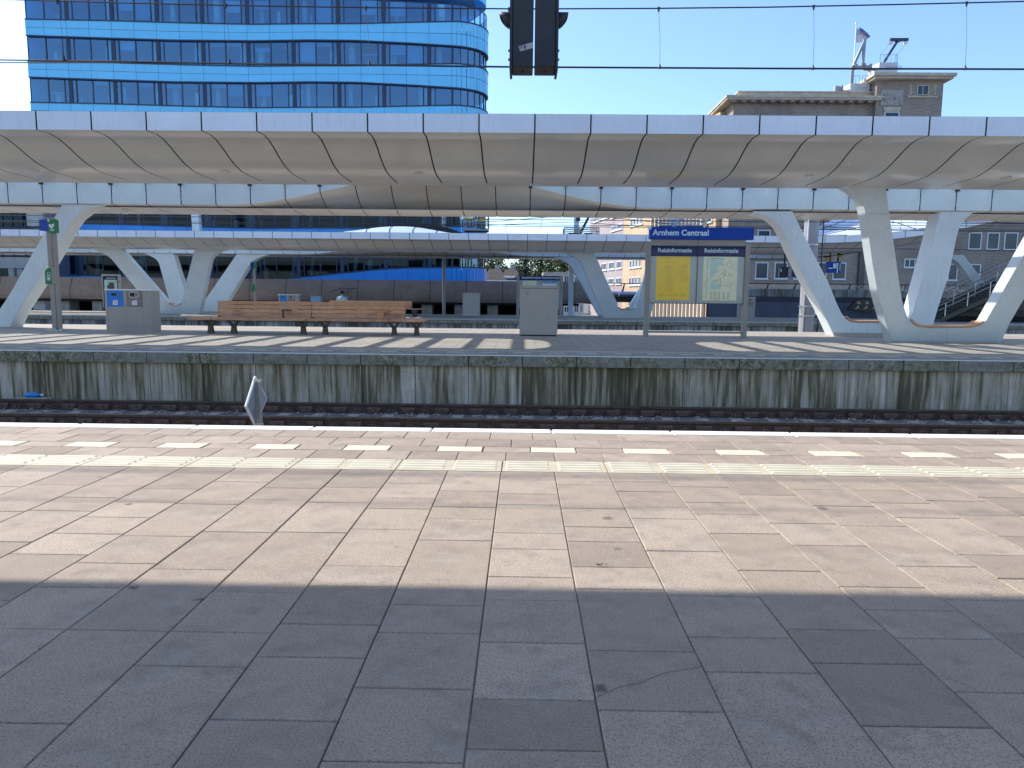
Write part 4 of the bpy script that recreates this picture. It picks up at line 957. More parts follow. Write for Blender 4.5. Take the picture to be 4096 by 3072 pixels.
for s in (-1, 1): b.tube([(px_ + s * .09, yb + .02, zs + .08), (px_ + s * .11, yb + .42, zs + .09), (px_ + s * .11, yb + .47, zs + .02), (px_ + s * .11, yb + .46, Z2 + .10)], [.095, .08, .07, .055], 8)
b.build('trousers', 'trousers', pe, smooth=True, angle=80)
pe.scale = (1.14, 1.14, 1.13)
a, c = y2(1246, 1184, YQ + .3), y2(1286, 1210, YQ + .3)
cr = thing('plastic_crate', 'pale blue plastic crate standing on the farther bench beside the seated person', 'crate', ((a.x + c.x) / 2, YQ + .3, .41))
b = MB(); b.box(a.x, c.x, YQ + .1, YQ + .5, .412, a.z - .03); b.build('crate_body', 'bluebox', cr, bevel=.01)
b = MB(); b.box(a.x - .015, c.x + .015, YQ + .085, YQ + .515, a.z - .03, a.z); b.build('crate_rim', 'bluebox', cr)
# AED post
x = y2(1019, 1150, 43.2).x
a2 = thing('aed_post', 'distant AED post with small green sign between the pale columns', 'defibrillator post', (x, 43.2, Z2))
b = MB(); b.box(x - .07, x + .07, 43.13, 43.27, Z2, y2(1019, 1046, 43.2).z); b.build('post', 'greysteel', a2)
p, r = y2(1016, 1049, 43.1), y2(1025, 1075, 43.1); b = MB(); b.box(p.x, r.x + .02, 43.0, 43.12, r.z, p.z); b.build('sign', 'green', a2)
p, r = y2(1004, 1049, 43.1), y2(1015, 1073, 43.1); b = MB(); b.box(p.x, r.x, 43.0, 43.14, r.z, p.z); b.build('side_sign', 'signblue', a2)
p, r = y2(1004, 1136, 43.1), y2(1018, 1164, 43.1); b = MB(); b.box(p.x, r.x, 43.0, 43.14, r.z, p.z); b.build('defibrillator_case', 'green', a2, bevel=.06)
# advertising panel
YP = 45.5; p, r = y2(405, 1097, YP), y2(485, 1250, YP)
ad = thing('advertising_panel', 'poster panel in a pale frame rising behind the grey double litter bin', 'advertising panel', ((p.x + r.x) / 2, YP, Z2))
b = MB(); b.box(p.x, r.x, YP, YP + .2, Z2 + .3, p.z); b.box(p.x + .3, r.x - .3, YP + .05, YP + .15, Z2, Z2 + .3); b.build('panel_frame', 'conc', ad, bevel=.01)
u, v = y2(411, 1104, YP), y2(477, 1240, YP); b = MB(); b.box(u.x, v.x, YP - .012, YP - .002, v.z, u.z); ps = b.build('poster', 'black', ad)
u, v = y2(417, 1119, YP), y2(473, 1225, YP); b = MB(); b.box(u.x, v.x, YP - .018, YP - .013, v.z, u.z); b.build('poster_picture', 'mapsea', ps)
b = MB(); u = y2(424, 1112, YP); b.box(u.x, u.x + .62, YP - .018, YP - .013, u.z - .05, u.z + .03)
for k in range(9): q_ = y2(430 + k * 4, 1129 - (k % 3) * 1.5, YP); b.box(q_.x, q_.x + .035, YP - .024, YP - .0185, q_.z - .07, q_.z + .02)
b.build('poster_lettering', 'signgrey', ps)
b = MB(); 
for (bx, by, br_) in ((445, 1139, .16), (452, 1136, .10), (440, 1148, .18), (449, 1148, .17)): q_ = y2(bx, by, YP); b.ball((q_.x, YP - .02, q_.z), br_, 8, 5, sy=.05)
b.build('poster_figures', 'castleg', ps)
b = MB(); u, v = y2(466, 1118, YP), y2(478, 1132, YP); b.box(u.x, v.x, YP - .024, YP - .0185, v.z, u.z); b.build('poster_badge', 'taupe', ps)
# equipment cabinet
p, r = y2(1851, 1171, 43.8), y2(1918, 1258, 43.8)
o = thing('equipment_cabinet', 'distant pale grey cabinet on the farther platform under the brown parapet', 'cabinet', ((p.x + r.x) / 2, 43.8, Z2))
b = MB(); b.box(p.x, r.x, 43.8, 44.4, Z2 + .04, p.z - .05); b.build('cabinet_body', 'greycab', o, bevel=.01)
b = MB(); b.box(p.x - .02, r.x + .02, 43.78, 44.42, p.z - .05, p.z); b.build('cabinet_lid', 'greycab', o); b = MB(); b.box(p.x + .05, r.x - .05, 43.84, 44.3, Z2, Z2 + .04); b.build('plinth', 'seam', o)
# second timetable board
Yb2 = 44.6; p, r = y2(2078, 1102, Yb2), y2(2240, 1262, Yb2)
i2 = thing('information_board', 'farther timetable board with dark blue heads, half hidden behind the plain grey cabinet', 'information board', ((p.x + r.x) / 2, Yb2, Z2))
for x in (p.x - .17, r.x - .02): b = MB(); b.box(x, x + .16, Yb2 - .06, Yb2 + .1, Z2, p.z + .02); b.build('post', 'greysteel', i2)
zh = y2(2100, 1121, Yb2).z; zl_ = y2(2100, 1235, Yb2).z; xm = (p.x + r.x) / 2 - .04
b = MB(); b.box(p.x, r.x - .03, Yb2, Yb2 + .05, zl_, zh); b.build('showcase', 'paleback', i2)
for i, (u, v) in enumerate(((p.x, xm - .01), (xm + .01, r.x - .03))):
    b = MB(); b.box(u, v, Yb2 - .01, Yb2 + .05, zh, p.z); hb_ = b.build('header_band', 'navy', i2); text('Reisinformatie', .20, (u + .14, Yb2 - .012, zh + .10), hb_, 'lightblue', weight=.003)
u, v = y2(2091, 1123, Yb2), y2(2146, 1160, Yb2); b = MB(); b.box(u.x, v.x, Yb2 - .012, Yb2 - .002, v.z - .6, u.z); b.build('map_poster', 'mapgreen', i2)
u, v = y2(2171, 1123, Yb2), y2(2227, 1160, Yb2); b = MB(); b.box(u.x, v.x, Yb2 - .012, Yb2 - .002, v.z - .6, u.z); pb = b.build('timetable_poster', 'white', i2); b = MB(); b.box(u.x, v.x, Yb2 - .016, Yb2 - .0125, u.z - .16, u.z); b.build('poster_head', 'bluebox', pb)
# hanging signs of the farther canopy
def hang(name, x0, y0, x1, y1, Y, label, cat, dx, mat_='signblue'):
    p, r = y2(x0, y0, Y), y2(x1, y1, Y); o = thing(name, label, cat, ((p.x + r.x) / 2, Y, r.z))
    b = MB(); b.hexa([(p.x, Y - .1, r.z), (r.x, Y - .1 + dx, r.z + .02), (r.x, Y + .1 + dx, r.z + .02), (p.x, Y + .1, r.z)], [(p.x, Y - .1, p.z), (r.x, Y - .1 + dx, p.z + .02), (r.x, Y + .1 + dx, p.z + .02), (p.x, Y + .1, p.z)])
    f = b.build('sign_box', mat_, o, bevel=.01)
    for t in (.25, .8):
        x = p.x + (r.x - p.x) * t; b = MB(); b.tube([(x, Y + dx * t, p.z - .02), (x, Y + dx * t, 4.0)], .05, 8); b.build('hanger', 'signal', o)
    return o, f, p, r
o, f, p, r = hang('platform_sign', 3306, 1048, 3362, 1092, 41.5, 'blue hanging platform sign with two amber lamps above it, in front of the brick wall', 'sign', .06)
for t in (.02, .86):
    x = p.x + (r.x - p.x) * t; b = MB(); b.ball((x, 41.45, p.z + .22 + t * .14), .17, 10, 6, sy=.8, sz=.55); b.build('warning_lamp', 'amber', o, smooth=True)
    b = MB(); b.ball((x, 41.45, p.z + .27 + t * .14), .175, 10, 6, sy=.8, sz=.42); b.build('lamp_hood', 'signal', o, smooth=True)
b = MB(); w_ = r.x - p.x; b.box(p.x + w_ * .40, p.x + w_ * .62, 41.36, 41.40, p.z - .36, p.z - .08); b.box(p.x + w_ * .66, p.x + w_ * .74, 41.36, 41.41, p.z - .60, p.z - .06); b.box(p.x + w_ * .1, p.x + w_ * .36, 41.36, 41.40, r.z + .22, r.z + .29); b.box(p.x + w_ * .86, p.x + w_ * .90, 41.36, 41.44, r.z + .12, p.z - .06); b.build('sign_print', 'lightblue', f)
o, f, p, r = hang('departure_display', 3117, 1068, 3205, 1110, 41.5, 'dark hanging departure display beside the slanted column leg, seen at an angle', 'display', .3, 'navy')
w_ = r.x - p.x
b = MB(); b.hexa([(p.x + w_ * .05, 41.37, r.z + .04), (p.x + w_ * .36, 41.37 + .09, r.z + .04), (p.x + w_ * .36, 41.39 + .09, r.z + .04), (p.x + w_ * .05, 41.39, r.z + .04)], [(p.x + w_ * .05, 41.37, p.z - .04), (p.x + w_ * .36, 41.37 + .09, p.z - .04), (p.x + w_ * .36, 41.39 + .09, p.z - .04), (p.x + w_ * .05, 41.39, p.z - .04)]); b.build('screen', 'black', f)
b = MB(); b.box(p.x + w_ * .40, p.x + w_ * .54, 41.45, 41.52, r.z + .04, p.z - .04); b.build('clock_panel', 'signgrey', f)
b = MB(); b.box(p.x + w_ * .03, p.x + w_ * .07, 41.355, 41.37, p.z - .28, p.z - .1); b.box(p.x + w_ * .80, p.x + w_ * .84, 41.5, 41.55, r.z + .1, r.z + .4); b.build('sign_print', 'lightblue', f)

# ================================================================== stairs at the right
Xs0, Ys = xat(3745, 1268, 44.0), 44.0
st = thing('staircase', 'dark staircase with steel handrails climbing to the right behind the white columns', 'staircase', (Xs0, Ys, Z2))
RUN, RISE, NST, WD = .34, .165, 34, 3.2
b = MB()
for k in range(NST):
    x = Xs0 + RUN * k; z = Z2 + RISE * k
    b.box(x, x + RUN + .04, Ys, Ys + WD, z + RISE - .05, z + RISE)
    b.box(x + .03, x + .05, Ys, Ys + WD, z, z + RISE - .05)
b.build('steps', 'stair', st)
b = MB()
for k in range(NST):
    x = Xs0 + RUN * k; z = Z2 + RISE * k; b.box(x - .004, x + .05, Ys + .05, Ys + WD - .05, z + RISE - .004, z + RISE + .006)
b.build('step_nosings', 'conc', st)
for y in (Ys - .08, Ys + WD):
    b = MB(); sl_ = RISE / RUN
    b.hexa([(Xs0 + .3, y, Z2 - .02), (Xs0 + RUN * NST, y, Z2 - .25 + RISE * NST), (Xs0 + RUN * NST, y + .08, Z2 - .25 + RISE * NST), (Xs0 + .3, y + .08, Z2 - .02)], [(Xs0 + .3, y, Z2 + .25), (Xs0 + RUN * NST, y, Z2 + .1 + RISE * NST), (Xs0 + RUN * NST, y + .08, Z2 + .1 + RISE * NST), (Xs0 + .3, y + .08, Z2 + .25)]); b.build('stringer', 'castleg', st)
for y, h0 in ((Ys - .04, .95), (Ys + 1.4, 1.0), (Ys + WD + .04, 1.0)):
    b = MB(); P0 = Vector((Xs0 + .1, y, Z2 + h0)); P1 = Vector((Xs0 + RUN * NST, y, Z2 + h0 + RISE * NST))
    lo0 = P0 - Vector((0, 0, .28)); lo1 = P1 - Vector((0, 0, .28))
    b.tube([P1, P0, P0 + Vector((-.25, 0, -.03)), P0 + Vector((-.36, 0, -.14)), P0 + Vector((-.26, 0, -.28)), lo0, lo1], .032, 6); h_ = b.build('handrail', 'brightsteel', st, smooth=True)
    for k in range(0, 9):
        t = (k + .3) / 9; p = P0 + (P1 - P0) * t; bb = MB(); bb.tube([p - Vector((0, 0, h0 - .02)), p], .03, 6); bb.build('baluster', 'brightsteel', st)
g = MB(); g.poly([(Xs0 + .5, Ys - .12, Z2 + .0), (Xs0 + RUN * NST, Ys - .12, Z2 + 0), (Xs0 + RUN * NST, Ys - .12, Z2 - .3 + RISE * NST)]); g.build('side_glass', 'stairglass', st)
g = MB(); g.poly([(Xs0 + 1.2, Ys + 1.6, Z2), (Xs0 + RUN * NST, Ys + 1.6, Z2), (Xs0 + RUN * NST, Ys + 1.6, Z2 - .5 + RISE * NST)]); g.build('under_stair_shade', 'interior_dark', st)  # dark sheet added to give the shade under the stairs
# rear landing balustrade and the leaning glass fin behind the stairs
a, c = at(3925, 960, 47.3), at(3985, 1090, 47.3)
gen_v(xat(4000, 1250, 47.3), xat(4200, 1250, 47.3), xat(3812, 950, 47.3), xat(3852, 950, 47.3), xat(4190, 950, 47.3), xat(4260, 950, 47.3), 47.3, .05, .6, 'blue grey slanted column leg behind the handrails of the staircase', Z2, 4.1)

# ================================================================== brown parapet of the elevated road, its posts and the dark space under it
YV = 51.0
vt = [(-900, 1090), (243, 1103), (1024, 1115), (2048, 1126), (2247, 1130), (2310, 1137), (2340, 1155), (2362, 1185), (2372, 1208)]
vd = thing('elevated_road', 'brown concrete parapet of an elevated road below the dark office windows', 'elevated road', (at(1200, 1210, YV).x, YV, -1.5))
zt_ = at(1024, 1115, YV).z; zb_ = at(1644, 1207, YV).z; xend = xat(2300, 1150, YV)
pan = MB(); bk = MB(); xs = [xend - 2.52 * k for k in range(0, 24)]
prof = [(0.0, zt_), (-.10, zt_ - .18), (-.34, zt_ - .75), (-.42, zt_ - 1.15), (-.36, zb_ + .12), (-.26, zb_)]
for xb_, xa_ in zip(xs, xs[1:]):
    pan.grid([[(xa_ + .02, YV + d, z), (xb_ - .02, YV + d, z)] for d, z in prof]); pan.poly([(xa_, YV, zt_), (xb_, YV, zt_), (xb_, YV + .4, zt_), (xa_, YV + .4, zt_)])
    bk.grid([[(xa_, YV + d + .03, z), (xb_, YV + d + .03, z)] for d, z in prof])
n = 8      # rounded end
for i in range(n):
    a0, a1 = i / n * math.pi / 2, (i + 1) / n * math.pi / 2
    pan.grid([[(xend + (1.4 - d * 1.2) * math.sin(a), YV + d + (1.4 + d) * (1 - math.cos(a)), z - (.15 + .55 * (z > zt_ - .3)) * math.sin(a) ** 3) for a in (a0, a1)] for d, z in prof])
pan.build('parapet', 'taupe', vd, smooth=True, angle=30); bk.build('seam_backing', 'seam', vd)
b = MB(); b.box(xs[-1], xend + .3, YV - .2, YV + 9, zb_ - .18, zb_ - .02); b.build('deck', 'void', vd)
b = MB(); b.box(xs[-1], xend - 3.2, YV + 3.6, YV + 3.8, -1.5, zb_); b.build('rear_wall', 'void', vd)  # near-black sheet put in for the shaded hollow beneath the road
post = None
for x_ in [261 + k * 131.5 for k in range(0, 16)]:
    x = xat(x_, 1230, YV + .3)
    if x > xend - .6: continue
    if post is None:
        b = MB(); b.box(x - .36, x + .36, YV + .2, YV + 1.4, -1.5, zb_ - .18); post = b.build('support', 'conc', vd); p0x = x
    else: c = post.copy(); COL.objects.link(c); c.location.x += x - p0x
gf = MB(); gx, gz_ = at(1380, 1165, YV).x, at(1380, 1165, YV).z; yv = YV - .46
random.seed(4)
for pts in ([(-1.0, -.1), (-.2, .22), (.9, .2)], [(-.25, .2), (-.15, -.2), (.15, -.1), (-.2, .05)], [(.3, .2), (.25, -.25), (.6, .18), (.85, .2)], [(.5, -.3), (.62, -.42), (.52, -.45)]):
    gf.tube([(gx + u, yv + .02, gz_ + v) for u, v in pts], .018, 4)
gf.build('graffiti_tag', 'mullion', vd)

# ================================================================== office tower
YO = 62.0; PER = 3.72
Tt = [(120, 311), (420, 321), (700, 330), (1024, 333), (1240, 330), (1430, 332), (1650, 343), (1810, 353), (1960, 362)]
Bt = [(120, 411), (460, 418), (790, 428), (1024, 433), (1240, 431), (1430, 431), (1650, 426), (1810, 423), (1960, 424)]
def zcur(tab):
    return [(at(x, y, YO).x, at(x, y, YO).z) for x, y in tab]
TZ, BZ = zcur(Tt), zcur(Bt)
ZP = (at(480, 253, YO).z - at(480, 418, YO).z)
RC = 2.4; XR_ = at(1944, 350, YO + RC).x; XC = XR_ - RC; XLo = at(118, 300, YO).x
def plan(s):       # s = X along the front, beyond XC round the corner and back
    if s <= XC: return (s, YO)
    t = (s - XC) / RC
    if t < math.pi / 2: return (XC + RC * math.sin(t), YO + RC * (1 - math.cos(t)))
    t = min(t, 2.1); e = s - XC - RC * t
    return (XC + RC * math.sin(t) + e * math.cos(t), YO + RC * (1 - math.cos(t)) + e * math.sin(t))
twr = thing('office_tower', 'tall blue office tower with wavy bright blue bands and long window strips', 'office building', ((XLo + XR_) / 2, YO + 8, -1.5))
SEND = XC + RC * 2.1 + 5
ZOFF = {-3: at(480, 898, YO).z - at(480, 418, YO).z, -4: at(480, 1100, YO).z - at(480, 418, YO).z}
def zT(s, st): return interp(min(s, XC + 1), TZ) + ZOFF.get(st, ZP * st) + (.75 if st == -4 else 0)
def zB(s, st):
    z = interp(min(s, XC + 1), BZ) + ZOFF.get(st, ZP * st)
    if st == -4: z += .95 * smoothstep((s + 23.5) / 14) - .10
    return z
posts = [XLo + .45 + PER * k - .2 for k in range(0, 40)]
posts = [(-37.67 + PER * k) for k in range(-2, 16)]
cuts = []
for p in posts:
    for d in (0.12, .48, 1.86, 3.24, 3.60): cuts.append(p + d)
cuts = [c for c in cuts if XLo + .3 < c < XC - .2]
# round the corner: narrow panes
cs_ = [XC - .2 + .62 * k for k in range(0, 40)]
edges = sorted([XLo] + cuts + cs_); edges = [e for e in edges if e < SEND]
def wall_strip(mb, s0, s1, za0, za1, zb0, zb1, off):
    (x0, y0), (x1, y1) = plan(s0), plan(s1)
    d = Vector((x1 - x0, y1 - y0, 0)).normalized(); nrm = Vector((d.y, -d.x, 0)) * off
    mb.poly([Vector((x0, y0, za0)) + nrm, Vector((x1, y1, za1)) + nrm, Vector((x1, y1, zb1)) + nrm, Vector((x0, y0, zb0)) + nrm])
STO = [2, 1, 0, -3, -4]; surplus = MB(); jobs = []
def win_geo(s0, s1, st, narrow):
    (x0, y0), (x1, y1) = plan(s0), plan(s1); d = Vector((x1 - x0, y1 - y0, 0)).normalized(); nr = Vector((d.y, -d.x, 0))
    A = [Vector((x0, y0, zB(s0, st))), Vector((x1, y1, zB(s1, st))), Vector((x1, y1, zT(s1, st))), Vector((x0, y0, zT(s0, st)))]
    fw = .045
    I = [A[0] + d * fw + Vector((0, 0, fw * 1.6)), A[1] - d * fw + Vector((0, 0, fw * 1.6)), A[2] - d * fw - Vector((0, 0, fw)), A[3] + d * fw - Vector((0, 0, fw))]
    fr = []
    for k in range(4):
        fr.append([A[k] + nr * .04, A[(k + 1) % 4] + nr * .04, I[(k + 1) % 4] + nr * .04, I[k] + nr * .04]); fr.append([I[k] + nr * .04, I[(k + 1) % 4] + nr * .04, I[(k + 1) % 4] - nr * .03, I[k] - nr * .03])
    tl = random.uniform(-.012, .012); tz = random.uniform(-.008, .008)       # panes are never perfectly aligned
    return fr, [I[0] + nr * (tl + tz), I[1] + nr * (-tl + tz), I[2] + nr * (-tl - tz), I[3] + nr * (tl - tz)]
for st in STO:
    for s0, s1 in zip(edges, edges[1:]):
        if (s1 - s0) < .26 and s1 < XC - .3:       # solid dark post
            m = MB(); m.hexa([(s0, YO - .05, zB(s0, st)), (s1, YO - .05, zB(s1, st)), (s1, YO + .05, zB(s1, st)), (s0, YO + .05, zB(s0, st))], [(s0, YO - .05, zT(s0, st)), (s1, YO - .05, zT(s1, st)), (s1, YO + .05, zT(s1, st)), (s0, YO + .05, zT(s0, st))]); m.build('window_post', 'mullion', twr); continue
        t_ = max(0, min(1.57, (s1 - XC) / RC)); jobs.append(((s1 - s0) * math.cos(t_) * {2: .6, 1: 1.01, 0: 1, -3: .45, -4: .9}[st], st, s0, s1))
jobs.sort(key=lambda j: -j[0])
for k, (_, st, s0, s1) in enumerate(jobs):
    fr, pane = win_geo(s0, s1, st, 0)
    if k < 100:
        w_ = MB(); [w_.poly(q_) for q_ in fr]; wo = w_.build('window', 'mullion', twr); g = MB(); g.poly(pane); g.build('pane', 'towerglass' if st >= 0 else 'baseglass', wo)
    else:
        surplus.cur = 0; [surplus.poly(q_) for q_ in fr]; surplus.cur = 1 if st >= 0 else 2; surplus.poly(pane)
o = surplus.build('smaller_windows', ['mullion', 'towerglass', 'baseglass'], twr); o['kind'] = 'stuff'
# bands between the storeys, as gapped panels over a dark backing
halfs = [XLo] + [p + PER / 2 * k for p in posts for k in (0, 1) if XLo + .3 < p + PER / 2 * k < XC] + [XC + .9 * k for k in range(1, 22)]
halfs = sorted(halfs); halfs = [h for h in halfs if h < SEND]
lip = MB()
for st, mname in ((2, 'blue_cladding'), (1, 'blue_cladding'), (0, 'blue_cladding'), (-3, 'blue_base'), (-4, 'blue_base')):
    pb = MB(); bb = MB()
    for s0, s1 in zip(halfs, halfs[1:]):
        nseg = 3
        for k in range(nseg):
            u0, u1 = s0 + (s1 - s0) * k / nseg, s0 + (s1 - s0) * (k + 1) / nseg
            t0, t1 = zB(u0, st), zB(u1, st); l0, l1 = (zT(u0, st - 1), zT(u1, st - 1)) if st > -4 else (zb_ + 1.0, zb_ + 1.0)
            e0 = .012 if k == 0 else 0; e1 = .012 if k == nseg - 1 else 0
            h = lambda a, b_, t: a + (b_ - a) * t
            for va, vb in ((.02, .49), (.51, .97)) if st > -4 else ((.03, .98),):
                wall_strip(pb, u0 + e0, u1 - e1, h(l0, t0, va), h(l1, t1, va), h(l0, t0, vb), h(l1, t1, vb), .16)
            wall_strip(bb, u0, u1, l0, l1, t0, t1, .14)
            for zz0, zz1 in ((t0, t1), (l0, l1)):
                (x0, y0), (x1, y1) = plan(u0), plan(u1); d = Vector((x1 - x0, y1 - y0, 0)).normalized(); nr = Vector((d.y, -d.x, 0)) * .20
                lip.poly([(x0, y0, zz0), (x1, y1, zz1), Vector((x1, y1, zz1)) + nr, Vector((x0, y0, zz0)) + nr])
                a = Vector((x0, y0, zz0)) + nr; c = Vector((x1, y1, zz1)) + nr; lip.poly([a - Vector((0, 0, .05)), c - Vector((0, 0, .05)), c + Vector((0, 0, .05)), a + Vector((0, 0, .05))])
    bo_ = pb.build('facade_band', mname, twr); bb.build('seam_backing', 'mullion', bo_)
lip.build('window_lips', 'mullion', twr)
# hidden storeys behind the canopies, top, left side, floors and rooms behind the glass
b = MB()
b.grid([[(plan(s)[0], plan(s)[1] + .02, zT(s, -3) + .3) for s in halfs], [(plan(s)[0], plan(s)[1] + .02, zB(s, 0) - 1.2) for s in halfs]])
b.grid([[(plan(s)[0], plan(s)[1], zB(s, 3) - 1.2) for s in halfs], [(plan(s)[0], plan(s)[1], zB(s, 3) + 6) for s in halfs]])
b.poly([(XLo, YO, -1.5), (XLo, YO + 22, -1.5), (XLo, YO + 22, 36), (XLo, YO, 36)]); b.poly([(XLo, YO + 20, -1.5), (XR_ - 12, YO + 20, -1.5), (XR_ - 12, YO + 20, 36), (XLo, YO + 20, 36)]); b.poly([(XLo, YO + .05, 36), (XC, YO + .05, 36), (XR_ - 12, YO + 20, 36), (XLo, YO + 20, 36)])
b.build('facade_wall', 'blue_cladding', twr)
inn = MB(); dk = MB()
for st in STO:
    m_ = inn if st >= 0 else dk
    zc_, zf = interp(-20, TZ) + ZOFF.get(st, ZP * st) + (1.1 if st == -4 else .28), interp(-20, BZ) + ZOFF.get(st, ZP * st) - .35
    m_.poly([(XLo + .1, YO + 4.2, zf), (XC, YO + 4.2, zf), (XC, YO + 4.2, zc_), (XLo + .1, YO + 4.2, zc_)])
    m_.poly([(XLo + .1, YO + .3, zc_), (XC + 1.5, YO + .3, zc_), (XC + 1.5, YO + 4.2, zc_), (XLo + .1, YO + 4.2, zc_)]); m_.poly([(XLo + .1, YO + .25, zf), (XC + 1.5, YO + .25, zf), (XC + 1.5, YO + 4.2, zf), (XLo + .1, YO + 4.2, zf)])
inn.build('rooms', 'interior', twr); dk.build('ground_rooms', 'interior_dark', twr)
random.seed(21)
col0 = None
for st in STO:
    for k in range(-1, 9):
        x = -37.67 + PER * k + random.choice((.75, .9, 2.9, 3.0)); wd = random.choice((.28, .34, .5))
        if not XLo + .6 < x < XC - .5: continue
        zc_, zf = interp(x, TZ) + ZOFF.get(st, ZP * st) + .2, interp(x, BZ) + ZOFF.get(st, ZP * st) - .3
        b = MB(); b.tube([(x, YO + .9, zf), (x + (.28 if st < 0 else 0), YO + .9, zc_)], wd * .6, 12); b.build('inner_column', 'pale_column', twr, smooth=True)
b = MB()
for _ in range(46):
    st = random.choice(STO); x = random.uniform(XLo + 1, XC - 1); zf = interp(x, BZ) + ZOFF.get(st, ZP * st)
    b.box(x, x + random.uniform(.4, 1.2), YO + .8, YO + 1.4, zf - .3, zf + random.uniform(.1, .42))
b.build('desks', 'castleg', twr)
b = MB()
for _ in range(34):
    st = random.choice(STO); x = random.uniform(XLo + 1, XC - 1); zf = interp(x, BZ) + ZOFF.get(st, ZP * st)
    b.box(x, x + random.choice((.12, .25, .4)), YO + .75, YO + .79, zf - .2, zf + random.uniform(.3, 1.8))
b.build('boards', 'pale_column', twr)
p = at(356, 1014, YO + .5); 
random.seed(33); bl = MB()
for _ in range(34):
    st = random.choice((0, 0, 1, 1, 2)); k = random.randint(-1, 8); x0 = -37.67 + PER * k + random.choice((.5, 1.9)); x1 = x0 + 1.3
    if x0 < XLo + .5 or x1 > XC - .4: continue
    zt0 = zT(x0, st) - .06; h = random.choice((.35, .7, 1.0, 1.7)) * random.uniform(.8, 1.1); bl.box(x0, x1, YO + .16, YO + .19, zt0 - h, zt0)
bl.build('roller_blinds', 'blindgrey', twr)
# blinds in one window
b = MB()
for k in range(14): x = at(1687 + k * 4.2, 380, YO + .3).x; b.box(x, x + .05, YO + .25, YO + .28, zB(x, 0) + .1, zT(x, 0) - .1)
b.build('blinds', 'pale_column', twr)
t_ = text('BOTHMER', .45, (at(358, 1018, YO + .3).x, YO + .3, at(358, 1018, YO).z), twr, 'pale_column', align='LEFT') if False else None
for x_ in (1110, 1432):
    p = at(x_, 1030, YO - .03); text('ng Center', .62, (p.x, YO - .035, p.z + .35), twr, 'pale_column', rot=(90, 90, 0)) if False else None

# ================================================================== buildings on the right
def window(parent, x0, x1, z0, z1, Y, fm='winframe', gm='winglass', mull=0, depth=.12, tilt=0):
    f = .09; b = MB()
    for (a, c, e, g) in ((x0, x1, z0, z0 + f), (x0, x1, z1 - f, z1), (x0, x0 + f, z0 + f, z1 - f), (x1 - f, x1, z0 + f, z1 - f)): b.box(a, c, Y - .03, Y + depth, e, g)
    for k in range(mull): x = x0 + (x1 - x0) * (k + 1) / (mull + 1); b.box(x - .035, x + .035, Y - .02, Y + depth, z0 + f, z1 - f)
    b.box(x0 - .06, x1 + .06, Y - .10, Y + .02, z0 - .07, z0 - .004)
    o = b.build('window', fm, parent); g_ = MB(); g_.box(x0 + f, x1 - f, Y + .02, Y + .04, z0 + f, z1 - f); g_.build('pane', gm, o); return o
YK = 75.0
bk_ = thing('brick_building', 'large purple brown brick building with flat overhanging roofs behind the station', 'brick building', (at(3400, 1180, YK).x, YK + 8, -1.5))
xk0 = at(2925, 640, YK).x; xk1 = xk0 + 34; zr = at(3200, 408, YK).z
xt0, xt1 = at(3492, 420, YK).x, at(3768, 420, YK - .6).x; ztt = at(3600, 322, YK - .6).z
zlo = at(3900, 640, YK).z; b = MB(); b.box(xk0, xt0 + 1, YK, YK + 16, -1.5, zr); b.box(xt0 + 1.001, xk1, YK + .002, YK + 16, -1.5, zlo); b.build('wall', 'brick', bk_)
b = MB(); b.box(xk0 - .9, xt0 + .4, YK - .9, YK + 16, zr, zr + .18); b.box(xk0 - 1.0, xt0 + .55, YK - 1.0, YK + 16, zr + .181, zr + .38); rf_ = b.build('roof', 'stonetrim', bk_)
b = MB(); b.box(xk0 + .6, xt0 + .2, YK + .4, YK + 15, zr + .381, zr + 1.0); b.box(xk0 + .45, xt0 + .2, YK + .25, YK + 15.2, zr + 1.001, zr + 1.12); b.build('roof_parapet', 'stonetrim', rf_)
x = xk0 - .4; eb = None
while x < xt0 - .6:
    if eb is None: b = MB(); b.box(x, x + .42, YK - .8, YK - .005, zr - .22, zr - .003); eb = b.build('eave_bracket', 'brick', rf_); ex0 = x
    else: c = eb.copy(); COL.objects.link(c); c.location.x += x - ex0
    x += .95
b = MB(); b.box(xt0, xt1, YK - .6, YK + 16.5, -1.4, ztt); tw_ = b.build('stair_tower', 'brick', bk_)
b = MB(); b.box(xt0 - .55, xt1 + .55, YK - 1.3, YK + 8.6, ztt, ztt + .22); b.box(xt0 - .75, xt1 + .75, YK - 1.5, YK + 8.8, ztt + .221, ztt + .5); b.build('tower_roof', 'stonetrim', tw_)
Yt_ = YK - .6
p, r = at(3637, 340, Yt_), at(3743, 383, Yt_)
b = MB(); b.box(p.x - .15, r.x + .15, Yt_ - .14, Yt_ - .002, r.z - .2, r.z); b.build('sill', 'stonetrim', tw_)
for xa_, xb_ in ((3637, 3646), (3667, 3715), (3733, 3743)):
    window(bk_, at(xa_, 360, Yt_).x, at(xb_, 360, Yt_).x, r.z + .02, p.z, Yt_ - .04, 'stonetrim', 'winglass', 1 if xb_ - xa_ > 30 else 0)
p, r = at(3524, 360, Yt_), at(3609, 424, Yt_)
b = MB(); b.box(p.x, r.x, Yt_ - .10, Yt_ - .002, r.z, p.z); rl = b.build('relief', 'relief', tw_)
b = MB(); random.seed(9)
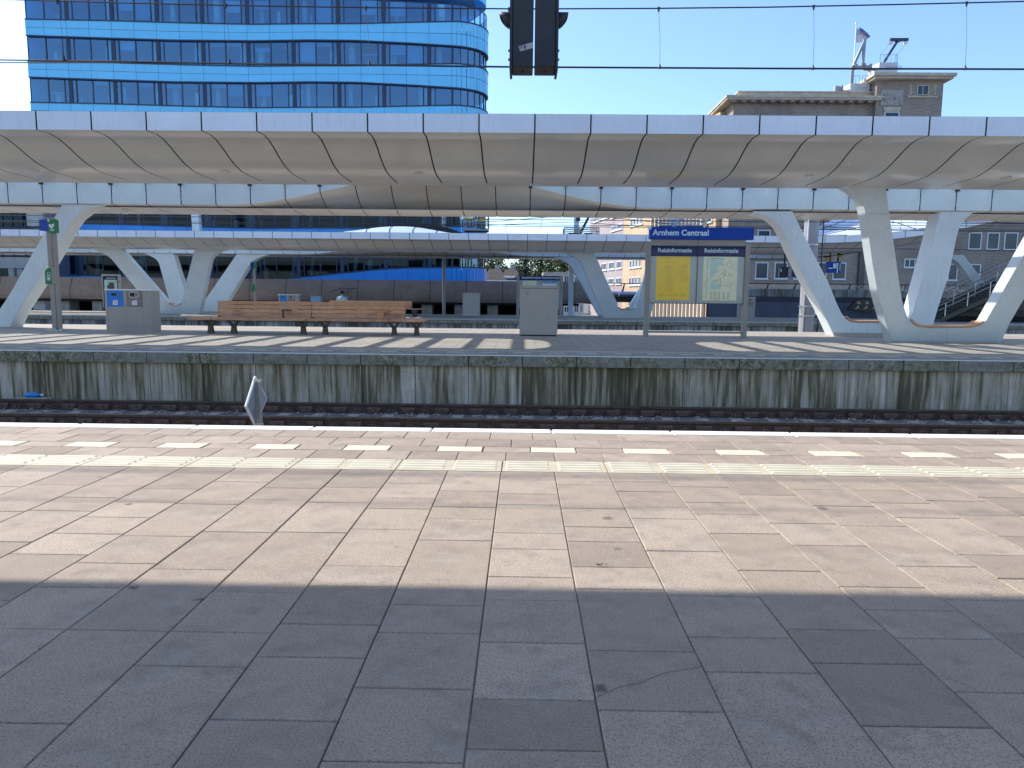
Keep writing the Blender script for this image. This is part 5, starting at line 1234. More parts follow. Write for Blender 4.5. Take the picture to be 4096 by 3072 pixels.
for _ in range(26):
    u, v = random.uniform(.08, .92), random.uniform(.1, .9); cx_, cz = p.x + (r.x - p.x) * u, r.z + (p.z - r.z) * v
    if random.random() < .5: b.ball((cx_, Yt_ - .10, cz), random.uniform(.07, .17), 8, 5, sy=.5)
    else:
        a_ = random.uniform(-.5, .9); l = random.uniform(.2, .45); b.tube([(cx_, Yt_ - .10, cz), (cx_ + l * .5 * math.sin(a_), Yt_ - .14, cz - l * .5), (cx_ + l * math.sin(a_ * .4), Yt_ - .10, cz - l)], [.07, .10, .04], 6)
b.build('relief_carving', 'relief', rl, smooth=True)
p, r = at(3530, 428, Yt_), at(3603, 446, Yt_); b = MB(); b.hexa([(p.x + .2, Yt_ - .12, r.z), (r.x - .2, Yt_ - .12, r.z), (r.x - .2, Yt_ - .002, r.z), (p.x + .2, Yt_ - .002, r.z)], [(p.x, Yt_ - .12, p.z), (r.x, Yt_ - .12, p.z), (r.x, Yt_ - .002, p.z), (p.x, Yt_ - .002, p.z)]); b.build('lintel', 'stonetrim', tw_)
window(bk_, at(3536, 470, Yt_).x, at(3596, 470, Yt_).x, at(3560, 520, Yt_).z, at(3560, 447, Yt_).z, Yt_ - .04)
for (xa_, ya_, xb_, yb_) in ((3190, 800, 3240, 862), (3274, 800, 3318, 862), (3346, 800, 3394, 862), (3031, 920, 3078, 1000), (3109, 920, 3150, 1000), (3190, 920, 3235, 1000), (3022, 1049, 3070, 1116), (3099, 1049, 3148, 1116), (3177, 1049, 3222, 1117), (3268, 1049, 3304, 1117), (3332, 1050, 3381, 1118),
                             (3876, 930, 3922, 998), (3950, 930, 3993, 999), (4019, 930, 4066, 1000), (3793, 1055, 3826, 1122), (3873, 1057, 3918, 1124), (3605, 1036, 3665, 1072), (3873, 800, 3918, 862), (3950, 800, 3993, 862), (4100, 930, 4145, 1000)):
    p, r = at(xa_, ya_, YK), at(xb_, yb_, YK); small = yb_ - ya_ < 40
    window(bk_, p.x, r.x, r.z, p.z, YK - .04 if not (p.x < xt1 and r.x > xt0) else Yt_ - .04, 'winframe', 'winglass', 2 if small else 0)
for x_ in (3432, 3462): p = at(x_, 1100, YK - .1); b = MB(); b.tube([(p.x, YK - .12, -1.4), (p.x, YK - .12, 6.5)], .08, 6); b.build('downpipe', 'mullion', bk_)
# machines and flag on the roof
def gondola(x0, y0, x1, y1, Y, zroof, label):
    p, r = at(x0, y0, Y), at(x1, y1, Y); o = thing('facade_crane', label, 'facade crane', ((p.x + r.x) / 2, Y + 1, zroof), 'facade cranes on the brick building roof')
    b = MB(); b.hexa([(p.x, Y, r.z), (r.x, Y, r.z + .05), (r.x, Y + 1.6, r.z + .05), (p.x - .35, Y + 1.6, r.z)], [(p.x, Y, p.z), (r.x, Y, p.z), (r.x, Y + 1.6, p.z), (p.x - .35, Y + 1.6, p.z)]); bd = b.build('machine_housing', 'crane', o, bevel=.03)
    text('manntech', .40, (p.x + (r.x - p.x) * .35, Y - .012, r.z + (p.z - r.z) * .50), bd, 'tube', weight=.006)
    b = MB(); b.box(p.x + .1, r.x - .3, Y + .2, Y + 1.4, zroof, r.z - .02); b.box(p.x - .2, r.x + .05, Y + .05, Y + .25, r.z - .16, r.z - .03); b.build('undercarriage', 'seam', o)
    b = MB(); w_ = r.x - p.x; y = Y + .1
    for t in (.03, .25, .45, .62, .85, .97): b.tube([(p.x + w_ * t, y, p.z), (p.x + w_ * t, y, p.z + .75)], .022, 5)
    for t0, t1 in ((.03, .45), (.62, .97)): b.tube([(p.x + w_ * t0, y, p.z + .75), (p.x + w_ * t1, y, p.z + .75)], .022, 5)
    b.build('guard_rail', 'signgrey', o)
    b = MB(); b.tube([(p.x - 1.35, Y + .6, p.z - .35), (p.x - .75, Y + .6, p.z - .38)], .28, 12); b.tube([(p.x - .78, Y + .6, p.z - .38), (p.x - .6, Y + .6, p.z - .38)], .36, 12); b.bar((p.x - .6, Y + .6, p.z - .55), (p.x + .1, Y + .6, p.z - .6), .12); b.build('winch_drum', 'signgrey', o)
    return o, p, r
ztr = ztt + .5
g2, p, r = gondola(3519, 249, 3590, 293, YK + .5, ztr, 'pale roof crane standing highest, on top of the brick stair tower')
def P(x, y, Y=YK + 1): return at(x, y, Y)
b = MB(); b.bar(P(3536, 249), P(3588, 167), .2); b.bar(P(3560, 159), P(3632, 159), .26); b.box(P(3583, 165).x, P(3600, 165).x, YK + .8, YK + 1.2, P(3583, 168).z, P(3583, 161).z); b.build('jib', 'mullion', g2)
for xq in (3563, 3622): b = MB(); c_ = P(xq, 165); b.box(c_.x - .14, c_.x + .14, YK + .85, YK + 1.15, c_.z - .28, c_.z - .05); b.build('pulley_block', 'flag', g2)
b = MB(); b.tube([P(3558, 168), P(3548, 190), P(3535, 203), P(3522, 215), P(3522, 249)], .02, 4); b.tube([P(3622, 170), P(3612, 192), P(3598, 206), P(3586, 216), P(3586, 249)], .02, 4); b.build('cable', 'signgrey', g2)
g1, p, r = gondola(3403, 333, 3478, 378, YK + .5, zr + 1.12, 'pale roof crane standing lower, with a folded grey boom, left of the brick stair tower')
b = MB(); b.tube([P(3405, 333), P(3410, 270), P(3416, 258), P(3458, 165), P(3462, 160)], [.20, .20, .17, .15, .12], 8); b.tube([P(3451, 260), P(3459, 158)], .16, 8); b.build('boom', 'signgrey', g1, smooth=True)
b = MB(); b.bar(P(3420, 267), P(3482, 267), .18); b.tube([P(3416, 267), P(3426, 267)], .3, 8); b.tube([P(3474, 267), P(3484, 267)], .3, 8); b.box(P(3444, 262).x, P(3460, 262).x, YK + .8, YK + 1.2, P(3444, 263).z, P(3444, 254).z); b.build('spreader', 'signgrey', g1)
b = MB(); b.tube([P(3481, 270), P(3477, 300), P(3477, 312)], .02, 4); b.build('cable', 'signgrey', g1)
p0, p1 = P(3411, 334, YK + 2.5), P(3426, 95, YK + 2.5)
fp = thing('flagpole', 'thin white flagpole with a white and blue flag on the brick building roof', 'flagpole', (p0.x, YK + 2.5, zr + 1.1))
b = MB(); b.tube([(p0.x, YK + 2.5, zr + 1.1), p1], [.09, .06], 8); b.tube([p1, p1 + Vector((0, 0, .12))], .14, 8); b.build('pole', 'white', fp, smooth=True)
A, B_, C_, D_ = P(3427, 108, YK + 2.5), P(3478, 147, YK + 2.5), P(3424, 168, YK + 2.5), P(3463, 164, YK + 2.5)
rows = []
for i in range(9):
    u = i / 8; top_ = A + (B_ - A) * u + Vector((0, .12 * math.sin(u * 7), .15 * math.sin(u * 3.1))); bot = C_ + (D_ - C_) * u + Vector((0, .18 * math.sin(u * 8 + 1), -.1 * math.sin(u * 3.1)))
    rows.append([top_ + (bot - top_) * v + Vector((0, .1 * math.sin(v * 5 + u * 6), 0)) for v in (0, .25, .5, .75, 1)])
b = MB(); b.grid(rows); fl_ = b.build('flag_cloth', 'flag', fp, smooth=True, angle=80)
b = MB(); b.poly([rows[1][0] + Vector((0, -.3, 0)), rows[3][0] + Vector((0, -.3, 0)), rows[8][0] + Vector((0, -.3, -.05)), rows[8][2] + Vector((0, -.3, 0)), rows[5][2] + Vector((0, -.3, 0)), rows[3][1] + Vector((0, -.3, 0)), rows[2][2] + Vector((0, -.3, 0))]); b.build('flag_emblem', 'flagblue', fl_)

# side wing of the brick building turned to the sun, in three differently coloured stretches
dirx = Vector((-.205, 1, 0)).normalized()
base = Vector((xk0, YK, 0))
def tof(px_): # distance along the side facade for an image column
    k = (px_ - 2092) / F; return (xk0 - k * YK) / (.205 + k) * math.sqrt(1 + .205 ** 2)
def side(name, px0, px1, mat_, label, zt, cat):
    t0, t1 = tof(px0), tof(px1); o = thing(name, label, cat, base + dirx * ((t0 + t1) / 2) + Vector((0, 0, -1.5)))
    nrm = Vector((-dirx.y, dirx.x, 0))
    b = MB(); A = base + dirx * t0; B = base + dirx * t1; back = -nrm * 9
    b.hexa([A + Vector((0, 0, -1.5)), B + Vector((0, 0, -1.5)), B + back + Vector((0, 0, -1.5)), A + back + Vector((0, 0, -1.5))], [A + Vector((0, 0, zt)), B + Vector((0, 0, zt)), B + back + Vector((0, 0, zt)), A + back + Vector((0, 0, zt))]); b.build('wall', mat_, o)
    return o, t0, t1, nrm
def side_window(o, nrm, t0, t1, z0, z1, mull=0):
    A, B = base + dirx * t0, base + dirx * t1; e = dirx; n_ = nrm; f = .12
    def bx(a, c, e0, e1, d0, d1, mb):
        P0, P1 = base + dirx * a, base + dirx * c; mb.hexa([P0 + n_ * d1 + Vector((0, 0, e0)), P1 + n_ * d1 + Vector((0, 0, e0)), P1 + n_ * d0 + Vector((0, 0, e0)), P0 + n_ * d0 + Vector((0, 0, e0))], [P0 + n_ * d1 + Vector((0, 0, e1)), P1 + n_ * d1 + Vector((0, 0, e1)), P1 + n_ * d0 + Vector((0, 0, e1)), P0 + n_ * d0 + Vector((0, 0, e1))])
    b = MB()
    for q in ((t0, t1, z0, z0 + f), (t0, t1, z1 - f, z1), (t0, t0 + f, z0 + f, z1 - f), (t1 - f, t1, z0 + f, z1 - f)): bx(*q, -.05, .06, b)
    for k in range(mull): t = t0 + (t1 - t0) * (k + 1) / (mull + 1); bx(t - .05, t + .05, z0 + f, z1 - f, -.04, .05, b)
    bx(t0 - .1, t1 + .1, z0 - .12, z0 - .004, -.02, .16, b)
    w_ = b.build('window', 'winframe', o); g = MB(); bx(t0 + f, t1 - f, z0 + f, z1 - f, .004, .02, g); g.build('pane', 'winglass', w_)
zw = zr - .3
oo, t0, t1, nr = side('buff_brick_wing', 2842, 2484, 'brick_o', 'sunlit orange buff brick wing left of the dark brick front', zw, 'brick building')
def zside(px_, py_): t = tof(px_); p = base + dirx * t; d = ray(px_, py_); return EYE + d.z / d.y * p.y
def zrow(cols, y0, y1, o, nr, wpx, mull):
    x_ref, = cols[:1]; zt_, zb2 = zside(x_ref, y0), zside(x_ref, y1)
    for c_ in cols:
        a = tof(c_ + wpx / 2); d = tof(c_ - wpx / 2); side_window(o, nr, a, d, zb2, zt_, mull)
for cols, y0, y1 in (([2552, 2539, 2527, 2515], 864, 896), ([2552, 2539, 2527, 2515], 1035, 1068), ([2552, 2539, 2527, 2515], 1106, 1140), ([2552, 2539, 2527, 2515], 1203, 1228), ([2842 - 22, 2842 - 52, 2842 - 78], 856, 888)):
    zrow(cols, y0, y1, oo, nr, 9 if cols[0] < 2600 else 16, 0)
b = MB()
for px_ in list(range(2598, 2812, 15)):
    t = tof(px_); P0 = base + dirx * t; b.bar(P0 + nr * .15 + Vector((0, 0, -1.4)), P0 + nr * .15 + Vector((0, 0, zw - .2)), .34, .34)
b.build('facade_fins', 'fin', oo)
A, B = base + dirx * tof(2812), base + dirx * tof(2592); b = MB(); b.hexa([A + nr * .0 + Vector((0, 0, -1.4)), B + Vector((0, 0, -1.4)), B + nr * .05 + Vector((0, 0, -1.4)), A + nr * .05 + Vector((0, 0, -1.4))], [A + Vector((0, 0, zw - .1)), B + Vector((0, 0, zw - .1)), B + nr * .05 + Vector((0, 0, zw - .1)), A + nr * .05 + Vector((0, 0, zw - .1))]); b.build('recess_wall', 'brick', oo)
op, t0, t1, nr = side('mauve_brick_wing', 2484, 2352, 'brick_p', 'pale mauve brick block with white window rows, beyond the orange buff wing', zw - 1, 'brick building')
for cols, y0, y1 in (([2466, 2446], 896, 918), ([2470, 2440, 2410], 1043, 1074), ([2470, 2440, 2412], 1110, 1136), ([2376, 2400, 2424], 858, 886), ([2470, 2445], 850, 862), ([2460, 2440], 1200, 1228)):
    zrow(cols, y0, y1, op, nr, 22, 3)
b = MB(); b.tube([at(2512, 1046, 96), at(2516, 1050, 96), at(2512, 1056, 96)], .12, 6)

# ================================================================== footbridge and blue wall on the right
YW = 52.5
rw = thing('retaining_wall', 'blue grey panel wall under a streaked pale concrete parapet behind the timetable board', 'wall', (at(3300, 1230, YW).x, YW, -1.5))
x0, x1 = xat(2832, 1230, YW), xat(4400, 1230, YW); zt1, zt0 = at(3300, 1157, YW).z, at(3300, 1189, YW).z
b = MB(); x = x0
while x < x1: b.box(x + .01, min(x1, x + 1.93) - .01, YW, YW + .5, -1.5, zt0 - .35); b.hexa([(x + .01, YW, zt0 - .33), (min(x1, x + 1.93) - .01, YW, zt0 - .33), (min(x1, x + 1.93) - .01, YW + .6, zt0 - .33), (x + .01, YW + .6, zt0 - .33)], [(x + .01, YW - .25, zt0), (min(x1, x + 1.93) - .01, YW - .25, zt0), (min(x1, x + 1.93) - .01, YW + .6, zt0), (x + .01, YW + .6, zt0)]); x += 1.93
b.build('wall_panels', 'bluewall', rw)
b = MB(); b.box(x0 - .02, x1, YW + .04, YW + .45, -1.5, zt0 - .33); b.build('seam_backing', 'seam', rw)
b = MB(); x = x0
while x < x1: b.box(x + .01, min(x1, x + 1.95) - .01, YW - .28, YW + .5, zt0 + .003, zt1); x += 1.95
b.build('parapet', 'parapet', rw, bevel=.03)
zrl = at(3300, 1135, YW + .5).z
def railing(x0, x1, Y, za, zb__, parent):
    b = MB(); b.box(x0, x1, Y - .04, Y + .06, zb__ - .06, zb__); b.build('top_rail', 'mullion', parent)
    b = MB(); b.box(x0, x1, Y - .01, Y + .01, za, zb__ - .07); b.build('mesh_infill', 'caseglass', parent)
    x = x0 + .3; po = None
    while x < x1:
        if po is None: bb = MB(); bb.hexa([(x - .07, Y - .05, za), (x + .07, Y - .05, za), (x + .07, Y + .05, za), (x - .07, Y + .05, za)], [(x + .10, Y - .05, zb__ - .06), (x + .18, Y - .05, zb__ - .06), (x + .18, Y + .05, zb__ - .06), (x + .10, Y + .05, zb__ - .06)]); po = bb.build('railing_post', 'castleg', parent); xx = x
        else: c = po.copy(); COL.objects.link(c); c.location.x += x - xx
        x += 1.95
railing(x0, x1, YW + .3, zt1, zrl, rw)
b = MB()    # graffiti on the wall panels
gx0, gz0 = xat(3390, 1225, YW), at(3390, 1225, YW).z
b.poly([(gx0, YW - .26, gz0 - .2), (gx0 + .5, YW - .26, gz0 + .45), (gx0 + 1.9, YW - .26, gz0 + .5), (gx0 + 2.3, YW - .26, gz0 + .1), (gx0 + 1.5, YW - .26, gz0 - .45)]); b.build('graffiti', 'castleg', rw)
b = MB()
for u in (.4, 1.0, 1.6): b.poly([(gx0 + u, YW - .27, gz0 - .25), (gx0 + u + .22, YW - .27, gz0 + .1), (gx0 + u + .35, YW - .27, gz0 - .1)]); b.poly([(gx0 + u + .1, YW - .27, gz0 + .2), (gx0 + u + .25, YW - .27, gz0 + .4), (gx0 + u + .45, YW - .27, gz0 + .15)])
b.build('graffiti_letters', 'stonetrim', rw)
YG = 56.0; fbx0, fbx1 = xat(2372, 1190, YG), xat(2850, 1190, YG)
fbz1, fbz0 = at(2500, 1166, YG).z, at(2500, 1186, YG).z
fg = thing('footbridge', 'lilac metal footbridge with a mesh railing between the brown parapet and the blue wall', 'footbridge', ((fbx0 + fbx1) / 2, YG, fbz0))
b = MB(); x = fbx0
while x < fbx1:
    xb_ = min(fbx1, x + 1.95); b.grid([[(x + .012, YG - .32 * math.sin(math.pi * t), fbz0 + (fbz1 - fbz0) * t), (xb_ - .012, YG - .32 * math.sin(math.pi * t), fbz0 + (fbz1 - fbz0) * t)] for t in (0, .2, .4, .6, .8, 1)]); x += 1.95
b.build('edge_beam', 'tube', fg, smooth=True, angle=50)
b = MB(); b.hexa([(fbx0, YG + .3, fbz0 - .42), (fbx1, YG + .3, fbz0 - .5), (fbx1, YG + 3, fbz0 - .5), (fbx0, YG + 3, fbz0 - .42)], [(fbx0, YG, fbz0), (fbx1, YG, fbz0), (fbx1, YG + 3, fbz0), (fbx0, YG + 3, fbz0)]); b.build('deck', 'castleg', fg)
railing(fbx0, fbx1, YG + .1, fbz1, at(2500, 1132, YG).z, fg)

# ================================================================== houses and trees far behind
YH = 100.0
p, r = at(2185, 1088, YH), at(2335, 1240, YH)
wh = thing('white_house', 'white rendered house with a flat roof and tall windows behind the brown parapet end', 'house', ((p.x + r.x) / 2, YH + 4, -1.5))
b = MB(); b.box(p.x, r.x, YH, YH + 8, -1.5, p.z - .3); b.build('wall', 'white', wh); b = MB(); b.box(p.x - .4, r.x + .4, YH - .4, YH + 8, p.z - .3, p.z); b.build('roof', 'conc', wh)
for xa_, xb_, ya_, yb_ in ((2256, 2278, 1102, 1132), (2298, 2316, 1106, 1132), (2215, 2235, 1102, 1132), (2256, 2276, 1225, 1250), (2296, 2314, 1220, 1250), (2320, 2332, 1215, 1250)):
    u, v = at(xa_, ya_, YH), at(xb_, yb_, YH); window(wh, u.x, v.x, v.z, u.z, YH - .06, 'winframe', 'winglass', 1)
def gable_house(x0, y0, x1, y1, Y, label, dormer=None):
    p, r = at(x0, y0, Y), at(x1, y1, Y); o = thing('tiled_house', label, 'house', ((p.x + r.x) / 2, Y + 3, -1.5))
    b = MB(); b.box(p.x + .3, r.x - .3, Y, Y + 7, -1.5, r.z); b.build('wall', 'brick_p', o)
    b = MB(); i = (r.x - p.x) * .22; b.hexa([(p.x, Y - .4, r.z), (r.x, Y - .4, r.z), (r.x, Y + 7.4, r.z), (p.x, Y + 7.4, r.z)], [(p.x + i, Y + 2.6, p.z), (r.x - i, Y + 2.6, p.z), (r.x - i, Y + 4.4, p.z), (p.x + i, Y + 4.4, p.z)]); rf = b.build('roof', 'rooftile', o)
    b = MB(); b.box(p.x - .1, r.x + .1, Y - .55, Y - .3, r.z - .16, r.z + .02); b.build('gutter', 'white', o)
    if dormer:
        u, v = at(dormer[0], dormer[1], Y), at(dormer[2], dormer[3], Y); b = MB(); b.box(u.x, v.x, Y + .2, Y + 2, v.z, u.z - .2); b.box(u.x - .2, v.x + .2, Y, Y + 2.2, u.z - .2, u.z); dm_ = b.build('dormer', 'white', rf); b = MB(); b.box(u.x + .3, (u.x + v.x) / 2 - .08, Y + .15, Y + .19, v.z + .12, u.z - .35); b.box((u.x + v.x) / 2 + .08, v.x - .3, Y + .15, Y + .19, v.z + .12, u.z - .35); b.build('dormer_window', 'winglass', dm_)
    b = MB(); b.box(r.x - i - .9, r.x - i - .2, Y + 3, Y + 3.8, p.z - .4, p.z + .6); b.build('chimney', 'conc', rf)
gable_house(2000, 1074, 2084, 1123, 98, 'dark tiled house roof with a white dormer left of the farther timetable board', (2022, 1103, 2056, 1118))
gable_house(1934, 1072, 2020, 1122, 104, 'dark hipped house roof directly right of the blue office corner', None)
def tree(px_, ytop, Y, wpx, label, leaf='leaf', seed=0, nleaf=3600, conif=False):
    random.seed(seed); t = at(px_, ytop, Y); ht = t.z + 1.5; x = t.x; R = wpx / F * Y / 2
    o = thing('tree', label, 'tree', (x, Y, -1.5)); b = MB()
    pts = [(x + random.uniform(-.2, .2), Y, -1.5 + ht * k / 6) for k in range(6)]; b.tube(pts, [.32, .28, .22, .16, .10, .04], 8)
    cl = []
    for k in range(11):
        z = -1.5 + ht * random.uniform(.3, .85); a = random.uniform(0, 6.28); l = R * random.uniform(.4, .9); e = Vector((x + math.cos(a) * l, Y + math.sin(a) * l, z + l * .5)); b.tube([(x, Y, z - .4), (Vector((x, Y, z)) + e) / 2 + Vector((0, 0, -.1)), e], [.10, .06, .02], 5); cl.append(e)
    b.build('trunk', 'bark', o, smooth=True)
    f = MB()
    for k in range(26):
        z = -1.5 + ht * random.uniform(.32, .93); a = random.uniform(0, 6.28); rr_ = R * (1.15 - (z + 1.5) / ht) * 1.5 if conif else R * math.sqrt(max(.05, 1 - ((z + 1.5) / ht - .6) ** 2 / .17)); l = rr_ * random.uniform(.3, 1.0); cl.append(Vector((x + math.cos(a) * l, Y + math.sin(a) * l, z)))
    for k in range(nleaf):
        c = random.choice(cl); s = R * .27; p = c + Vector((random.gauss(0, s), random.gauss(0, s), random.gauss(0, s * .75)))
        if p.z > t.z + .2: continue
        sz = random.uniform(.13, .30); u = Vector((random.uniform(-1, 1), random.uniform(-1, 1), random.uniform(-.6, .6))).normalized(); v = u.cross(Vector((random.uniform(-1, 1), random.uniform(-1, 1), 1))).normalized()
        f.poly([p - u * sz, p - v * sz * .6, p + u * sz, p + v * sz * .6])
    f.build('crown', leaf, o)
tree(1965, 990, 125, 110, 'broad green tree right beside the blue office corner', 'leaf', 1)
tree(2103, 1000, 130, 105, 'dark dense conifer above the farther timetable board', 'leafdark', 2, 4200, True)
tree(2185, 1012, 128, 100, 'loose light green tree between the conifer and the white house', 'leaf', 3)
tree(2255, 1018, 135, 80, 'rounded yellow green tree behind the white house', 'leaf', 4)
tree(2310, 1010, 132, 70, 'small tree showing behind the light blue column leg', 'leaf', 5)
tree(2045, 1045, 122, 60, 'low bushy tree above the house with the white dormer', 'leaf', 6)

# ================================================================== left edge: station hall and pale kiosk
YL = 60.0
hl = thing('station_hall', 'grey station hall with a dark glazed strip and open doorways at the left edge', 'station building', (at(60, 1230, YL).x, YL + 3, -1.5))
def hb(name, mat_, x0, y0, x1, y1, Y=YL, d=.3, par=None):
    p, r = at(x0, y0, Y), at(x1, y1, Y); b = MB(); b.box(p.x, r.x, Y - d, Y + .02, r.z, p.z); return b.build(name, mat_, par or hl)
p, r = at(-400, 820, YL), at(232, 1260, YL); b = MB(); b.box(p.x, r.x, YL + .3, YL + 5, -1.5, p.z); b.build('rear_wall', 'bluewall', hl)
hb('concrete_beam', 'greycab', -300, 1026, 215, 1075); hb('roof_edge', 'castleg', -300, 975, 215, 1000)
p, r = at(-300, 800, YL), at(112, 905, YL); b = MB(); b.hexa([(p.x, YL - .4, r.z), (r.x + .15, YL - .4, r.z - .08), (r.x + .15, YL, r.z - .08), (p.x, YL, r.z)], [(p.x, YL - .4, p.z), (r.x - .4, YL - .4, p.z), (r.x - .4, YL, p.z), (p.x, YL, p.z)]); gw_ = b.build('glazed_strip', 'baseglass', hl)
for x_ in (5, 45, 85): hb('glazing_bar', 'mullion', x_, 820, x_ + 3, 905, YL - .45, .05, gw_)
hb('white_column', 'conc', 112, 815, 182, 906, YL - .5); hb('light_strip', 'white', -100, 1003, 200, 1022, YL + .1)
for x0 in (-60, 14, 60, 108): hb('mullion', 'castleg', x0, 998, x0 + 5, 1030, YL - .1)
hb('pier', 'greycab', 43, 1075, 75, 1258, YL - .1); hb('pier', 'greycab', 75, 1075, 110, 1258, YL + .1); hb('doorway_glass', 'baseglass', -100, 1072, 42, 1160, YL - .02, .05); hb('low_fence', 'winframe', -60, 1160, 38, 1184, YL - 1, .05); hb('brick_plinth', 'brick', -60, 1184, 30, 1258, YL - .8)
YKi = 52.0; p, r = at(128, 1162, YKi), at(232, 1258, YKi)
ki = thing('kiosk', 'pale blue kiosk with a small sign between white column leg and AED post', 'kiosk', ((p.x + r.x) / 2, YKi + 1, -.07))
b = MB(); b.box(p.x, r.x, YKi, YKi + 2.2, -.07, p.z); b.build('kiosk_wall', 'glazed', ki)
b = MB(); b.box(p.x, r.x, YKi + .05, YKi + 2.2, p.z, p.z + .75); b.build('kiosk_glass', 'baseglass', ki)
b = MB(); b.box(p.x - .1, r.x + .1, YKi - .1, YKi + 2.3, p.z + .75, p.z + .9); b.build('kiosk_roof', 'conc', ki)
u, v = at(147, 1167, YKi), at(161, 1177, YKi); b = MB(); b.box(u.x, v.x, YKi - .03, YKi - .004, v.z, u.z); b.build('kiosk_sign', 'signblue', ki)
u, v = at(182, 1184, YKi), at(215, 1217, YKi); b = MB(); b.box(u.x, v.x, YKi - .2, YKi - .004, v.z, u.z); b.build('meter_box', 'tube', ki, bevel=.02)
b = MB()
for x_ in (186, 195): u = at(x_, 1200, YKi); b.tube([(u.x, YKi - .1, -.07), (u.x, YKi - .1, p.z + .7)], .05, 6)
b.build('pipe', 'tube', ki)

# ================================================================== masts
def mast(x, ytop, Y, r, label, z0=-1.0, clamps=(), px2=None):
    p = at(x, 1091, Y); zt = at(x, ytop, Y).z; o = thing('catenary_mast', label, 'mast', (p.x, Y, z0))
    b = MB(); b.tube([(p.x, Y, z0), (p.x, Y, zt)], [r, r * .92], 14); b.build('pole', 'steel', o, smooth=True)
    b = MB(); b.tube([(p.x - r * .75, Y - r * .8, z0), (p.x - r * .75, Y - r * .8, zt)], .03, 6); b.build('conduit', 'brightsteel', o)
    for c in clamps:
        z = at(x, c, Y).z; b = MB(); b.tube([(p.x, Y, z - .018), (p.x, Y, z + .018)], r * 1.12, 14); b.box(p.x - r * 1.5, p.x - r * .4, Y - r * 1.1, Y - r * .75, z - .025, z + .025); b.build('clamp', 'brightsteel', o)
    return o
mm = mast(3236, 560, 32.0, .33 / 2 + .15, 'thick grey steel mast between the slanted white column legs', clamps=(877, 980, 1225, 1263))
p = at(3262, 1100, 32); b = MB(); b.tube([(p.x + .18, 31.9, -1), (p.x + .18, 31.9, 7.5)], .025, 5); b.build('cable', 'wire', mm)
p = at(3257, 1240, 31.8); b = MB(); b.tube([(p.x, 31.6, p.z - .2), (p.x, 31.6, p.z + .15)], .06, 8); b.build('insulator', 'white', mm)
m2 = mast(1776, 700, 49.0, .11, 'slim dark grey lamp mast in front of the blue office base', z0=-.07)
m3_ = thing('steel_post', 'light blue square steel post left of the white house on the farther platform', 'post', (xat(2283, 1200, 48.5), 48.5, Z2))
x = xat(2283, 1200, 48.5); b = MB(); b.box(x - .16, x + .16, 48.4, 48.72, Z2, 3.9); b.build('post', 'glazed', m3_, bevel=.01); b = MB(); b.box(x - .22, x + .22, 48.34, 48.78, Z2, Z2 + .05); b.build('foot_plate', 'conc', m3_)
# bracket cages of the overhead line far behind the canopy
def cage(x0, y0, x1, y1, Y, label, extras):
    p, r = at(x0, y0, Y), at(x1, y1, Y); o = thing('service_platform', label, 'service platform', ((p.x + r.x) / 2, Y, r.z))
    b = MB()
    for y in (Y, Y + 1.2):
        b.bar((p.x, y, p.z), (r.x, y, p.z), .07); b.bar((p.x, y, (p.z + r.z) / 2), (r.x, y, (p.z + r.z) / 2), .06); b.bar((p.x, y, r.z), (r.x, y, r.z), .09)
        for t in (0, .45, 1): b.bar((p.x + (r.x - p.x) * t, y, r.z), (p.x + (r.x - p.x) * t, y, p.z), .07)
    b.build('railing', 'steel', o); b = MB(); b.box(p.x, r.x, Y, Y + 1.2, r.z - .08, r.z - .046); b.build('walkway', 'castleg', o)
    b = MB(); x = p.x + (r.x - p.x) * .4; b.box(x - .16, x + .16, Y + 1.4, Y + 1.75, 3.6, r.z + extras); b.build('support_post', 'glazed', o); return o, p, r
o, p, r = cage(2257, 911, 2395, 940, 47.5, 'railed service platform on a light blue post above the farther canopy', 3.4)
b = MB(); b.box(p.x + .3, p.x + .9, 47.6, 48.4, r.z, r.z + .12); b.box(r.x - .9, r.x - .4, 47.6, 48.4, r.z, r.z + .1); b.build('green_cover', 'leafdark', o)
b = MB(); b.bar((p.x + 1.0, 47.8, r.z), (p.x + 1.7, 47.8, r.z + 1.4), .16); b.tube([(p.x + 1.72, 47.8, r.z + 1.3), (p.x + 1.72, 47.8, r.z + 1.75)], .12, 8); b.tube([(p.x + .9, 47.8, r.z + .9), (p.x + .9, 47.8, r.z + 1.2)], .14, 8); b.build('line_insulator', 'signal', o)
o, p, r = cage(2640, 872, 2815, 903, 47.5, 'railed service platform with bright pipe arms above the blue station sign', 2.6)
b = MB(); c = at(2745, 862, 47.0); b.tube([c, c + Vector((-.5, 0, -.25)), c + Vector((-.85, 0, -.72))], .05, 6); b.tube([c + Vector((.1, .2, 0)), c + Vector((-.4, .2, -.3)), c + Vector((-.7, .2, -.75))], .05, 6); b.tube([c + Vector((-.3, 0, -.68)), c + Vector((.4, 0, -.58))], .05, 6); b.build('pipe_arm', 'brightsteel', o, smooth=True)
o, p, r = cage(1856, 852, 1952, 920, 54.0, 'white railed signal cage with yellow bars at the corner of the blue office', .0)
b = MB(); u, v = at(1861, 871, 53.9), at(1950, 879, 53.9); b.box(u.x, u.x + (v.x - u.x) * .37, 53.86, 53.94, v.z, u.z); b.box(u.x + (v.x - u.x) * .62, v.x, 53.86, 53.94, v.z - .06, u.z - .06); b.build('yellow_bar', 'yellow', o)
u, v = at(1899, 856, 53.8), at(1911, 882, 53.8); b = MB(); b.box(u.x, v.x, 53.7, 53.84, v.z, u.z); sgb = b.build('signal_plate', 'white', o); b = MB(); b.box(u.x + .05, v.x - .05, 53.66, 53.69, v.z + .08, u.z - .06); b.build('signal_lamp', 'black', sgb)
b = MB()
